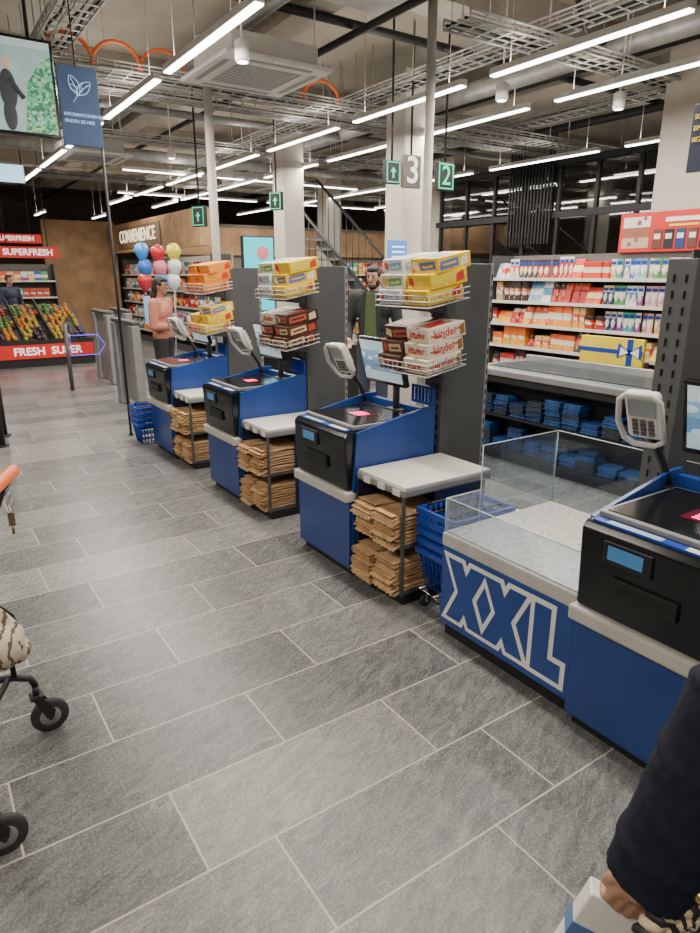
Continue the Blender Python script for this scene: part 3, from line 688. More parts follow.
# ------------------------------------------------------------ TV and info sign
t=thing('hanging_television','wide flat television showing a shopper beside green produce','television',(.1,4.9,2.55))
B().box((0,0,0),(.93,.05,.56),bev=.006).obj('bezel',BLACK,t)
def vormat(name,cols,scale,emit):
    m,nt,p=_new(name); tc=nt.nodes.new('ShaderNodeTexCoord'); v=nt.nodes.new('ShaderNodeTexVoronoi'); v.inputs['Scale'].default_value=scale
    nt.links.new(tc.outputs['Object'],v.inputs['Vector']); r=nt.nodes.new('ShaderNodeValToRGB'); r.color_ramp.interpolation='CONSTANT'
    sp=nt.nodes.new('ShaderNodeSeparateColor'); nt.links.new(v.outputs['Color'],sp.inputs[0])
    e=r.color_ramp.elements; n=len(cols); e[0].position=0; e[0].color=cols[0]+(1,); e[1].position=1/n; e[1].color=cols[1]+(1,)
    for i in range(2,n): q=r.color_ramp.elements.new(i/n); q.color=cols[i]+(1,)
    nt.links.new(sp.outputs[0],r.inputs[0]); nt.links.new(r.outputs[0],p.inputs['Base Color']); nt.links.new(r.outputs[0],p.inputs['Emission Color']); p.inputs['Emission Strength'].default_value=emit; return m
B().box((.02,-.003,.02),(.91,0,.54)).obj('screen',M('tv_ground',(.30,.42,.42),.3,emit=.6,noise=.3,scale=5),t)
VG=vormat('tv_produce',[(.03,.18,.08),(.06,.3,.12),(.12,.38,.16),(.03,.14,.07),(.25,.45,.28),(.1,.33,.3)],62,.8)
B().prism([(.72,.02),(.91,.02),(.91,.47),(.84,.42),(.76,.3)],-.005,-.003).obj('screen_produce',VG,t); B().prism([(.02,.02),(.52,.02),(.45,.3),(.02,.35)],-.005,-.003).obj('screen_produce',VG,t)
B().prism([(.55,.54),(.91,.54),(.91,.50),(.6,.50)],-.005,-.003).obj('screen_picture',M('tv_shelf',(.5,.6,.6),.4,emit=.5),t)
SH=M('screen_jacket',(.05,.06,.07),.5,emit=.1); FL=M('screen_skin',(.6,.42,.33),.5,emit=.4)
B().sph((.645,-.006,.25),(.05,.003,.115)).sph((.64,-.006,.11),(.038,.003,.09)).cyl((.66,-.006,.31),(.73,-.006,.21),.015,n=8).obj('screen_figure',SH,t)
B().sph((.65,-.007,.40),(.026,.003,.036)).obj('screen_figure_face',FL,t)
for x in (.3,.8): B().cyl((x,.025,.56),(x,.025,1.7),.012,n=8).obj('hanger_rod',BLKM,t)
t=thing('information_sign','blue hanging information sign with pale leaf symbol and text','sign',(1.04,4.9,2.52))
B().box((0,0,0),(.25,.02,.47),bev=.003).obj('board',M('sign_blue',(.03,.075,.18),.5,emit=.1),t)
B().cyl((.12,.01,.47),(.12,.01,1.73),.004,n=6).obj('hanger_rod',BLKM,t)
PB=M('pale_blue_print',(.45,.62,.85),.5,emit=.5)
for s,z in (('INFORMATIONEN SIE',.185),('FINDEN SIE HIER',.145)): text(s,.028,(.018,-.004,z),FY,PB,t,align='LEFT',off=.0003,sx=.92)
b=B()
def leaf(c,ang,L,W):
    pts=[]
    for i in range(20):
        u=i/19*2; s_=1 if u<1 else -1; v=u if u<1 else 2-u
        x=(v-.5)*L; y=s_*W*math.sin(PI*v); pts.append((c[0]+x*math.cos(ang)-y*math.sin(ang),-.004,c[1]+x*math.sin(ang)+y*math.cos(ang)))
    return pts
for c,a,L_ in (((.10,.36),2.0,.13),((.155,.345),.75,.13)): b.tube(leaf(c,a,L_,.030),.0028,0,5,True)
b.tube([(.085,-.004,.26),(.12,-.004,.31),(.10,-.004,.36),(.08,-.004,.40)],.0025,0,5); b.tube([(.12,-.004,.31),(.155,-.004,.345),(.19,-.004,.37)],.0025,0,5)
for q in (.33,.36): b.tube([(.115,-.004,q-.01),(.075,-.004,q+.005)],.002,0,4); b.tube([(.14,-.004,q-.01),(.15,-.004,q+.02)],.002,0,4)
b.obj('leaf_symbol',PB,t)
t=thing('small_hanging_screen','small pale blue hanging screen','screen',(.88,8.4,2.66))
B().box((0,0,0),(.45,.04,.2),bev=.004).obj('bezel',BLKM,t); B().box((.01,-.003,.01),(.44,0,.19)).obj('screen',M('screen_pale',(.35,.7,.9),.3,emit=1),t)
B().cyl((.2,.02,.2),(.2,.02,1.59),.008,n=6).obj('hanger_rod',BLKM,t)
SP=M('sign_taupe',(.10,.08,.07),.5); PALE=M('pale_numeral',(.8,.74,.68),.5,emit=.5)
def lane(loc,dig,dark=True,rz=0,sc=1.,wd=.24):
    t=thing('lane_sign','illuminated green lane number sign' if dark else 'taupe lane number sign with pale numeral','lane sign',loc,rz,group='lane number signs')
    W_=wd*sc
    B().box((0,0,0),(W_,.06,.28*sc),bev=.006).obj('housing',BLKM if dark else SP,t)
    if dark:
        b=B()
        for (a,c) in (((.015,.015),(wd-.015,.028)),((.015,.252),(wd-.015,.265)),((.015,.02),(.028,.26)),((wd-.028,.02),(wd-.015,.26))): b.box((a[0]*sc,-.004,a[1]*sc),(c[0]*sc,0,c[1]*sc))
        b.obj('green_frame',GREEN,t)
        if not dig:
            m_=wd/2*sc
            B().prism([(m_-.012*sc,.07*sc),(m_+.012*sc,.07*sc),(m_+.012*sc,.14*sc),(m_+.045*sc,.14*sc),(m_,.20*sc),(m_-.045*sc,.14*sc),(m_-.012*sc,.14*sc)],-.005,0).obj('green_arrow',GREEN,t)
    if dig: text(dig,(.27 if dark else .32)*sc,(W_/2,-.006,.14*sc),FY,GREEN if dark else PALE,t,off=.001 if dark else .004)
    B().cyl((W_/2,.03,.28*sc),(W_/2,.03,4.25-loc[2]),.012,n=8).obj('hanger_rod',BLKM,t)
lane((5.16,5.9,2.61),'2',sc=1.05); lane((4.80,6.05,2.63),'3',False,sc=1.2,wd=.20); lane((4.58,6.09,2.66),'',sc=.85)
lane((4.75,9.2,2.62),'',rz=math.radians(-62),sc=.9); lane((3.3,8.6,2.3),'',rz=math.radians(-64),sc=.9); lane((8.3,5.2,2.65),'',rz=math.radians(-74),sc=.8)
t=thing('digital_signage_screen','turquoise portrait digital advertising screen on a stand','advertising screen',(4.10,8.3,0))
B().box((-.24,0,1.2),(.24,.06,2.2),bev=.01).obj('bezel',BLKM,t); B().box((-.22,-.004,1.22),(.22,0,2.18)).obj('screen',M('turquoise',(.02,.5,.6),.3,emit=1.1),t)
B().cyl((.06,-.008,1.98),(.06,-.004,1.98),.09,n=24).obj('screen_badge',M('badge_pink',(.6,.15,.2),.5,emit=.4),t)
WG=M('white_glow',(.9,.9,.9),.5,emit=.9)
for z in (1.42,1.5,1.62,1.7): B().box((-.16,-.007,z),(.16,-.004,z+.03)).obj('screen_caption',WG,t)
B().box((-.03,.01,.02),(.03,.05,1.2)).obj('stand_pole',BLKM,t); B().box((-.2,-.1,0),(.2,.16,.02)).obj('stand_foot',BLKM,t)
def notice(loc,z0,z1,label,mat):
    t=thing('notice_panel',label,'notice panel',loc)
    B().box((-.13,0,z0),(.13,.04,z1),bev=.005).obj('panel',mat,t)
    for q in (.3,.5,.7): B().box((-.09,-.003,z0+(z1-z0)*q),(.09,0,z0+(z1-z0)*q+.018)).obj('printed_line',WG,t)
    B().cyl((0,.02,.02),(0,.02,z0),.015,n=8).obj('pole',BLKM,t); B().cyl((0,.02,0),(0,.02,.02),.12,n=20).obj('foot',BLKM,t)
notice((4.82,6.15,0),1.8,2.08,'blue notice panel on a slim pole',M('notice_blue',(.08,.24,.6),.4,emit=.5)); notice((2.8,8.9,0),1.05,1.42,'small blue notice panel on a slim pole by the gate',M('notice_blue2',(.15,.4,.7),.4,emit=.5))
# ------------------------------------------------------------ glazed dark structure + stair
t=thing('glazed_partition','black steel framed glass partition with slender mullions','partition',(9.2,4.6,0))
for i in range(9): B().box((0,i*.72,.1),(.07,i*.72+.06,3.5)).obj('mullion',BLKM,t)
for z in (0,1.5,2.6,3.4): B().box((-.02,-.05,z),(.09,5.9,z+.1)).obj('rail',BLKM,t)
B().box((.03,0,.1),(.036,5.8,3.4)).obj('glazing',GLASS('smoked_glass',(.4,.4,.4),.3),t)
for i in range(14): B().box((-.06,3.0+i*.07,2.2),(-.03,3.0+i*.07+.03,3.9)).obj('baluster',BLKM,t)
t=thing('staircase','black steel staircase flight with sloping handrails','staircase',(5.9,7.6,0))
for x in (0,.9): B().tube([(x,0,1.0),(x,3.6,3.4)],.025).obj('handrail',BLKM,t)
for i in range(19):
    y=i*.2
    for x in (0,.9): B().cyl((x,y,.1+y*.6667),(x,y,1.0+y*.6667),.007,n=6).obj('baluster',BLKM,t)
for x in (0,.9): B().prism([(0,0),(.25,0),(3.6,2.25),(3.6,2.5),(0,.12)],x-.02,x+.02,axis='x').obj('stringer',DGREY,t)
for i in range(13): B().box((.02,.1+i*.27,.15+i*.18),(.88,.40+i*.27,.19+i*.18)).obj('tread',MGREY,t)
# ------------------------------------------------------------ convenience wall
cw=gondola((5.2,12.8,0),6.4,[.3,.65,1.0,1.35,1.7],2.1,'chiller_shelf','open chiller shelf unit full of bottles and tubs',.5,back=(.4,.4,.38))
for z in (.3,.65,1.0,1.35,1.7):
    y=12.95; n=0
    while y<19.0:
        pal=[palG,palW,palR,palO][(int(y*1.3)+int(z*4))%4]
        item('bottle' if z<1.3 else 'box',pal[n%len(pal)],.13,.26,.13,(5.23,y,z+.001),'coloured bottle or carton on the chiller shelf','drink bottle','drinks in the chiller')
        y+=.18; n+=1
struct(B().box((5.0,12.6,2.25),(5.2,19.4,2.95)),'trim_30',WOOD)
b=B()
for i in range(85): b.box((4.97,12.6+i*.08,2.25),(5.0,12.64+i*.08,2.95))
struct(b,'trim_31',WOOD)
t=thing('illuminated_shop_sign','warm white illuminated word sign on wooden fascia','shop sign',(4.95,16.6,2.6))
B().box((.0,-1.7,-.27),(.012,1.7,.24)).obj('letter_backboard',M('wood_dark',(.17,.10,.05),.6),t)
text('CONVENIENCE',.42,(-.03,0,0),FX,M('warm_letters',(1,.85,.6),.4,emit=1.5),t,ext=.004,off=.0)
struct(B().box((3.3,19.5,0),(5.2,19.6,3.1)),'wall_wood',WOOD)
struct(B().box((5.7,17,2.2),(13.5,17.1,2.9)),'trim_32',WOOD)
struct(B().box((5.7,17.1,0),(13.5,17.2,3.0)),'wall_far',M('far_wall',(.2,.17,.14),.8))
cw2=gondola((9.4,12.4,0),4.2,[.3,.65,1.0,1.35,1.7],2.0,'far_shelf_unit','tall shelf unit with assorted groceries',.4)
for z in (.3,.65,1.0,1.35,1.7):
    for n in range(20):
        pal=[palG,palW,palR,palO][(n//3+int(z*4))%4]
        item('box',pal[n%len(pal)],.16,.26,.2,(9.43,12.55+n*.2,z+.001),'assorted grocery carton on far shelf','grocery packet','groceries on far shelf')
# ------------------------------------------------------------ produce area
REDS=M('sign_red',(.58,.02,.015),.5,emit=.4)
def redsign(loc,ln,s,hh=.34,size=.24):
    t=thing('red_banner_sign','red banner sign with bold white lettering','banner sign',loc,group='red banner signs')
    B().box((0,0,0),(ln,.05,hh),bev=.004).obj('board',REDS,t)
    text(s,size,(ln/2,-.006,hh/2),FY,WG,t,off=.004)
    for x in (.2,ln-.2): B().cyl((x,.03,hh),(x,.03,4.25-loc[2]),.01,n=6).obj('hanger_rod',BLKM,t)
    return t
redsign((1.66,15.0,2.02),1.16,'SUPERFRESH',.22,.168)
redsign((1.62,15.6,2.33),1.0,'SUPERFRESH',.18,.13)
t=thing('produce_display','black tiered produce table with red front sign','produce display',(.7,13.6,0))
B().box((0,0,0),(2.3,.08,.5)).box((0,.08,0),(2.3,2.0,.45)).obj('table_body',BLKM,t)
B().prism([(.08,.45),(2.0,.45),(2.0,1.05),(1.9,1.05)],0,2.3,axis='x').obj('sloped_tier',BLKM,t)
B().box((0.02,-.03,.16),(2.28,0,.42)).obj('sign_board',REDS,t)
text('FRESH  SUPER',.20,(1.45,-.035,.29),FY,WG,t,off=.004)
fr=[('orange',M('fruit_orange',(.6,.2,.02),.5),'round orange lying on sloped produce table'),('apple',M('fruit_red',(.36,.03,.02),.35),'red apple lying on sloped produce table'),('lemon',M('fruit_yellow',(.5,.36,.04),.45),'yellow lemon lying on sloped produce table'),('lime',M('fruit_green',(.10,.22,.04),.45),'green apple lying on sloped produce table'),('plum',M('fruit_dark',(.06,.02,.04),.35),'dark plum lying on sloped produce table')]
FM=[]
for n,m_,l in fr:
    b=B(); b.lathe([(.004,0),(.03,.004),(.048,.03),(.05,.05),(.044,.075),(.025,.092),(.006,.086)],n=12); b.cyl((0,0,.084),(.004,0,.1),.003,n=5)
    FM.append((b.mesh(n,[m_]),n,l))
rf=random.Random(5)
for r in range(12):
    for c in range(21):
        if (c%5==4 and rf.random()<.7) or rf.random()<.06: continue
        q=(c//3*2+ r//4*3+(c//7))%5
        y=13.6+.12+r*.145+rf.uniform(-.02,.02); z=.46+ (r*.145+.06)/1.82*.6+.006
        me,n,l=FM[q]; s_=rf.uniform(.75,1.0); o=single(me,n,(.76+c*.105+rf.uniform(-.02,.02),y,z+.004),rf.random()*6,l,'fruit','fruit on the produce table'); o.scale=(s_,s_,s_)
for i in range(3):
    t=thing('black_crate_divider','slim black divider board between fruit rows','divider',(1.22+i*.525,13.6,0),group='produce dividers')
    B().prism([(.10,.47),(1.88,1.06),(1.88,1.22),(.10,.62)],-.008,.008,axis='x').obj('divider_board',BLKM,t)
pw=gondola((3.3,18.3,0),3.2,[.35,.75,1.15,1.55],1.95,'produce_wall_shelf','wall shelf of vegetables and packets behind the produce table',.45)
pw.rotation_euler=(0,0,PI/2)
for z in (.35,.75,1.15,1.55):
    for n in range(19):
        pal=[palG,palO,[M('veg_green',(.1,.24,.05),.6)],[M('veg_red',(.45,.07,.04),.5)]][(n//4+int(z*3))%4]
        item('box',pal[n%len(pal)],.15,.22,.2,(3.04-n*.155,18.33,z+.001),'boxed vegetables on the wall shelf','vegetable packet','vegetables on wall shelf',rz=PI/2)
# ------------------------------------------------------------ gates
def gate(loc,ln=1.0):
    t=thing('entrance_gate','solid grey entrance gate pillar with smoked panel','gate',loc,group='entrance gates')
    B().box((-.055,0,.0),(.055,.2,1.10),bev=.02).obj('gate_pillar',MGREY,t); B().box((-.055,ln-.2,0),(.055,ln,1.10),bev=.02).obj('gate_pillar',MGREY,t)
    B().box((-.05,.0,1.10),(.05,ln,1.15),bev=.015).obj('top_rail',DGREY,t)
    B().box((-.02,.2,.12),(.02,ln-.2,1.10)).obj('grey_panel',M('gate_panel',(.2,.21,.22),.35),t)
    return t
g1=gate((2.30,8.1,0),1.0); dup(g1,(2.62,10.6,0)); dup(g1,(3.0,10.9,0))
t=thing('swing_gate_arm','glass swing gate wing outlined in violet light','gate wing',(1.92,10.45,0))
VI=M('violet_led',(.07,.09,.8),.4,emit=1.3)
B().cyl((0,0,0),(0,0,1.0),.03,n=20).obj('gate_post',DGREY,t)
B().tube([(.05,0,.82),(.45,0,.82),(.55,0,.67),(.45,0,.52),(.05,0,.52)],.007,0,8,True).obj('light_outline',VI,t)
B().prism([(.05,.52),(.45,.52),(.55,.67),(.45,.82),(.05,.82)],-.004,.004).obj('glass_wing',ACRY,t)
# ------------------------------------------------------------ balloons
bal=[((.05,.3,.75),'light blue'),((.55,.03,.04),'red'),((.72,.65,.08),'yellow'),((.04,.16,.55),'blue'),((.65,.2,.28),'pink'),((.7,.7,.72),'white'),((.5,.03,.08),'red'),((.06,.3,.7),'light blue'),((.72,.7,.6),'white')]
bw=thing('balloon_weight','small dark weight holding balloon strings','weight',(3.05,9.0,0)); B().box((-.08,-.08,0),(.08,.08,.1),bev=.01).obj('block',BLKM,bw)
for i,(c,nm) in enumerate(bal):
    px=((i%3)-1)*.225+random.uniform(-.02,.02); pz=1.60+(2-i//3)*.19+random.uniform(-.02,.02); py=((i*7)%3-1)*.08
    t=thing('balloon',nm+' inflated balloon on a string','balloon',(2.94+px*.83,9.0+py-px*.55,pz),group='bunch of balloons')
    m_=M('balloon_'+nm.replace(' ','_'),c,.22)
    o=B().lathe([(.012,-.155),(.01,-.14),(.03,-.125),(.075,-.07),(.105,0),(.108,.04),(.09,.09),(.05,.125),(.01,.138)],n=20).obj('latex_skin',m_,t); o.scale=(.9,.9,.9)
    B().tube([(0,0,-.14),(.04-px*.33,-py*.4,-.6),(.11-px*.83,-py+px*.55,-pz+.1)],.002,0,4).obj('string',WHITE,t)
# ------------------------------------------------------------ people
SKIN=M('skin',(.44,.24,.155),.5,noise=.05); SKIN2=M('skin_brown',(.30,.15,.09),.5,noise=.05)
HAIR=M('dark_hair',(.014,.010,.008),.6,noise=.4,scale=60,bump=.5)
EYE=M('eye_dark',(.02,.015,.012),.2)
def person(loc,rz,label,top,trous,skin,arms,longhair=False,beard=False,s=1.,jacket=None,bulk=1.,nod=0.,turn=0.):
    p=thing('person',label,'person',loc,rz)
    V=Vector
    b=B(); c=b.cap
    J={}
    for sg,a in ((-1,arms[0]),(1,arms[1])):
        sh=V((sg*.185*bulk,0,1.41)); el=V(a[0]); wr=V(a[1]); J[sg]=(sh,el,wr)
        c(sh,.052,el,.042); c(el,.042,wr,.028)
        d=(wr-el).normalized(); pc=wr+d*.05
        b.sph(pc,(.036,.036,.036)); c(wr,.026,pc,.034)
        side=d.cross(V((0,0,1))); side=side.normalized() if side.length>.1 else V((0,1,0))
        for q in range(4):
            o_=side*(-.027+q*.018); l=(.06,.07,.066,.05)[q]
            c(pc+o_+d*.02,.009,pc+o_+d*(.02+l*.6),.0085); c(pc+o_+d*(.02+l*.6),.0085,pc+o_+d*(.02+l)+V((0,-.015,-.01)),.0075)
        c(pc-side*.03,.011,pc-side*.055+d*.035,.009)
        hip=V((sg*.09,0,.92)); kn=V((sg*.10,-.012,.50)); an=V((sg*.105,.01,.09))
        c(hip,.085,kn,.055); c(kn,.055,an,.036); c(an-V((0,0,.03)),.036,an+V((0,-.13,-.055)),.03)
    b.sph((0,0,.97),(.155,.105,.12)); c((0,0,.98),.115,(0,0,1.2),.115); b.sph((0,0,1.15),(.135,.095,.16)); b.sph((0,0,1.30),(.165,.105,.16)); c((-.13,0,1.40),.06,(.13,0,1.40),.06)
    c((0,.005,1.42),.055,(0,-.01,1.55),.05)
    H0=V((0,-.02,1.63)); RM=Euler((nod,0,turn)).to_matrix()
    def hp(x,y,z): return H0+RM@V((x,y,z))
    b.sph(H0,(.070,.090,.108),R=RM); b.sph(hp(0,-.03,-.06),(.050,.058,.055),R=RM); b.sph(hp(0,-.055,-.09),(.028,.03,.022),R=RM)
    c(hp(0,-.088,.01),.008,hp(0,-.106,-.02),.012); b.sph(hp(0,-.085,-.055),(.022,.010,.008),R=RM)
    for sg in (-1,1): b.sph(hp(sg*.070,.005,-.005),(.010,.020,.028),R=RM)
    fobj(b,'body',skin,.008,p,2)
    for sg in (-1,1): B().sph(hp(sg*.028,-.080,.010),.0085,u=10,v=8).obj('eye',EYE,p)
    for sg in (-1,1): B().cyl(hp(sg*.014,-.090,.030),hp(sg*.043,-.080,.031),.004,n=6).obj('eyebrow',HAIR,p)
    b=B()
    for sg in (-1,1):
        sh,el,wr=J[sg]; b.cap(sh,.066*bulk,el,.055*bulk); b.cap(el,.055*bulk,wr-(wr-el)*.06,.040)
    b.sph((0,0,1.0),(.165*bulk,.12,.13)); b.sph((0,0,1.15),(.155*bulk,.12*bulk,.18)); b.sph((0,0,1.30),(.18*bulk,.125*bulk,.16)); b.cap((-.14*bulk,0,1.40),.07,(.14*bulk,0,1.40),.07); b.cap((0,.005,1.42),.068,(0,0,1.47),.058)
    fobj(b,'jacket' if jacket else 'shirt',top,.010,p,4)
    if jacket:
        B().prism([(-.055,1.47),(.055,1.47),(.075,.96),(-.075,.96)],-.146*bulk,-.112*bulk,bev=.006).obj('undershirt',jacket,p)
        for sg in (-1,1): B().prism([(sg*.055,1.49),(sg*.10,1.45),(sg*.10,.94),(sg*.07,.94)],-.155*bulk,-.105*bulk,bev=.006).obj('jacket_front_edge',top,p)
    b=B()
    for sg in (-1,1):
        hip=V((sg*.09,0,.92)); kn=V((sg*.10,-.012,.50)); an=V((sg*.105,.01,.10)); b.cap(hip,.1,kn,.07); b.cap(kn,.07,an,.052)
    b.sph((0,0,.96),(.165,.12,.12)); fobj(b,'trousers',trous,.010,p,4)
    for sg in (-1,1):
        b=B(); b.cap((sg*.105,.02,.05),.045,(sg*.11,-.13,.038),.038); b.box((sg*.108-.045,-.17,0),(sg*.108+.045,.065,.025),bev=.006); fobj(b,'shoe',BLKM,.008,p,2)
    b=B(); b.sph(hp(0,.024,.030),(.079,.086,.090),R=RM); b.sph(hp(0,-.03,.078),(.062,.055,.034),R=RM)
    for sg in (-1,1): b.sph(hp(sg*.064,-.005,.025),(.016,.036,.036),R=RM)
    if longhair:
        b.sph(hp(0,.055,-.03),(.080,.060,.10),R=RM); b.sph(hp(0,.08,-.14),(.075,.045,.11),R=RM); b.sph(hp(0,.085,-.25),(.058,.035,.10),R=RM)
    fobj(b,'hair',HAIR,.007,p,2)
    if beard:
        b=B(); b.sph(hp(0,-.052,-.088),(.050,.050,.034),R=RM)
        for sg in (-1,1): b.sph(hp(sg*.050,-.02,-.055),(.018,.042,.042),R=RM)
        b.cap(hp(-.024,-.092,-.040),.006,hp(.024,-.092,-.040),.006)
        fobj(b,'beard',HAIR,.006,p,2)
    p.scale=(s,s,s); return p
person((4.24,5.82,0),math.radians(-48),'bearded man in open dark jacket over green shirt, looking down',M('jacket_dark',(.016,.02,.022),.8),M('jeans',(.04,.05,.08),.8),SKIN,(((-.27,-.02,1.13),(-.22,-.22,1.0)),((.27,-.02,1.13),(.2,-.24,1.02))),beard=True,s=1.03,jacket=M('tee_green',(.07,.09,.035),.8),bulk=1.12,nod=math.radians(12),turn=math.radians(-10))
person((2.66,8.20,0),math.radians(48),'woman in coral top with long dark hair standing in profile',M('coral_top',(.46,.17,.12),.8),M('dark_trousers',(.02,.02,.025),.8),SKIN2,(((-.25,.0,1.13),(-.12,-.24,1.12)),((.24,.02,1.13),(.2,-.18,1.02))),longhair=True,s=.96,bulk=1.12,nod=math.radians(8))
person((2.0,16.6,0),math.radians(30),'distant shopper in dark clothes near the produce shelves',M('navy_top',(.03,.04,.08),.8),M('dark_trousers',(.02,.02,.025),.8),SKIN,(((-.27,.02,1.13),(-.24,-.1,.9)),((.27,.02,1.13),(.24,-.1,.9))),s=.97)
def fgperson():
    p=thing('person','person in dark navy coat holding a box and a handbag strap','person',(1.10,-.02,0))
    o=Vector((1.10,-.02,0)); V=Vector
    f=V((.64,.77,0)); l=V((-.77,.64,0))
    def W(x,y,z): return V((x,y,z))-o
    def Lc(side,fw,z): return l*side+f*fw+V((0,0,z))
    sh=W(.93,.11,1.40); el=W(.840,.300,1.14); wr=W(.748,.342,.900)
    body=B(); c=body.cap
    c(sh,.055,el,.045); c(el,.043,wr,.025)
    d=(W(.728,.366,.80)-wr).normalized(); pc=wr+d*.044
    n1=V((-.75,-.55,-.1)); n1=(n1-d*n1.dot(d)).normalized(); sd=d.cross(n1).normalized()
    c(wr,.022,pc,.024)
    for q in range(4): c(wr+sd*(-.012+q*.008)+d*.018,.012,pc+sd*(-.024+q*.016)+d*.022,.0102)
    for q in range(4):
        L1=(.030,.035,.033,.026)[q]; a=pc+sd*(-.0248+q*.0168)+d*.024
        k1=a+d*L1-n1*.007; k2=k1+(d*.55-n1*.8).normalized()*(L1*.75); k3=k2+(-d*.35-n1*.9).normalized()*(L1*.6)
        c(a,.0084,k1,.0080); c(k1,.0080,k2,.0075); c(k2,.0075,k3,.0068)
    a=wr+d*.026+sd*.021; k1=a+(sd*.6+d*.8).normalized()*.028; k2=k1+(d*.85-n1*.45).normalized()*.026
    c(a,.0112,k1,.0095); c(k1,.0095,k2,.0078)
    s2=Lc(-.185,0,1.41); e2=Lc(-.24,.03,1.12); w2=Lc(-.2,.24,1.02); c(s2,.055,e2,.044); c(e2,.042,w2,.028); c(w2,.028,w2+f*.1,.03)
    for q in range(4): c(w2+f*.1+l*(-.027+q*.018),.0095,w2+f*.165+l*(-.027+q*.018)-V((0,0,.03)),.0085)
    c(w2+f*.05+l*.03,.012,w2+f*.1+l*.05,.01)
    body.sph(Lc(0,0,.97),(.14,.14,.12)); c(Lc(0,0,.98),.12,Lc(0,0,1.2),.12); body.sph(Lc(0,0,1.28),(.15,.15,.17)); c(Lc(-.13,0,1.40),.06,Lc(.13,0,1.40),.06)
    c(Lc(0,0,1.42),.055,Lc(0,.01,1.53),.05)
    body.sph(Lc(0,.015,1.63),(.082,.082,.108)); body.sph(Lc(0,.045,1.575),(.055,.055,.06)); c(Lc(0,.1,1.64),.009,Lc(0,.12,1.61),.014); body.sph(Lc(0,.1,1.575),(.02,.02,.009))
    for sg in (-1,1):
        body.sph(Lc(sg*.075,0,1.625),(.016,.016,.03))
        hip=Lc(sg*.09,0,.92); kn=Lc(sg*.1,.012,.5); an=Lc(sg*.1,-.01,.09); c(hip,.085,kn,.055); c(kn,.055,an,.036); c(an,.036,an+f*.13-V((0,0,.05)),.03)
    fobj(body,'body',SKIN,.004,p,2)
    b=B(); dn=(wr-el).normalized()
    b.cap(sh,.09,el,.080); b.cyl(el,wr+dn*.030,.080,.058,n=24); b.sph(el,.081)
    b.cap(s2,.08,e2,.062); b.cap(e2,.062,w2,.045)
    b.sph(Lc(0,0,1.0),(.18,.18,.2)); b.sph(Lc(0,0,1.2),(.17,.17,.2)); b.sph(Lc(0,0,1.32),(.175,.175,.14)); b.cap(Lc(-.14,0,1.40),.075,Lc(.14,0,1.40),.075)
    ax2=dn.cross(n1).normalized()
    for i in range(6):
        q=el.lerp(wr,-.06+i*.18); rr_=(.073-.0034*i); tilt=(.5 if i%2 else -.45)
        pts=[q+(n1*math.cos(a)+ax2*math.sin(a))*rr_+dn*(tilt*.04*math.cos(a+i)) for a in [2*PI*j/20 for j in range(20)]]
        b.tube(pts,.0125,0,8,True)
    fobj(b,'coat',M('navy_wool',(.006,.008,.018),.9,noise=.3,scale=60,bump=.2,spec=.3),.006,p,3)
    B().sph(wr-dn*.030+n1*.050+sd*-.040,.010).obj('cuff_button',M('brass',(.7,.45,.15),.3,1),p)
    b=B()
    for sg in (-1,1): b.cap(Lc(sg*.09,0,.92),.1,Lc(sg*.1,.01,.5),.072); b.cap(Lc(sg*.1,.01,.5),.072,Lc(sg*.1,-.01,.1),.055)
    fobj(b,'trousers',M('dark_trousers',(.02,.02,.025),.8),.012,p,4)
    for sg in (-1,1):
        b=B(); b.cap(Lc(sg*.1,-.02,.05),.045,Lc(sg*.105,.14,.042),.04); fobj(b,'shoe',BLKM,.008,p,2)
    b=B(); b.sph(Lc(0,-.02,1.665),(.092,.092,.09)); b.sph(Lc(0,-.06,1.58),(.07,.07,.1)); fobj(b,'hair',HAIR,.01,p,3)
    return wr+o,d,n1,sd
wr,d,n1,sd=fgperson()
R=Matrix((sd,n1,d)).transposed()
t=thing('small_carton','small pale carton with blue edge gripped in a hand','carton',wr+d*.106-n1*.030); t.rotation_euler=R.to_euler()
B().box((-.055,-.020,0),(.045,.014,.15),bev=.003).obj('carton_body',WHITE,t)
B().box((-.0562,-.0212,.065),(.0462,.0152,.095)).obj('blue_stripe',M('stripe_blue',(.08,.16,.36),.4),t)
hb=thing('handbag','dark handbag with beige and black braided chain strap','handbag',(.750,.292,.285))
def sf(tt):
    a=PI*tt; c_=Vector((.070*math.cos(a),-.050*math.cos(a),.22+.365*math.sin(a)))
    tn=Vector((-.070*math.sin(a),.050*math.sin(a),.365*math.cos(a))).normalized(); u=Vector((.56,.83,0)); return c_,u,tn.cross(u).normalized()
BEI=M('beige_leather',(.6,.47,.31),.6)
for s in range(4):
    pts=[]
    for i in range(120):
        c_,u,v=sf(i/119); a=i*.5+s*PI/2
        pts.append(c_+v*.017*math.cos(a)+u*.009*math.sin(2*a))
    B().tube(pts,.009,0,7).obj('strap_strand',(BEI,BLKM,BEI,BLKM)[s],hb)
B().box((-.12,-.05,0),(.15,.04,.22),bev=.02).obj('bag_body',BLKM,hb)
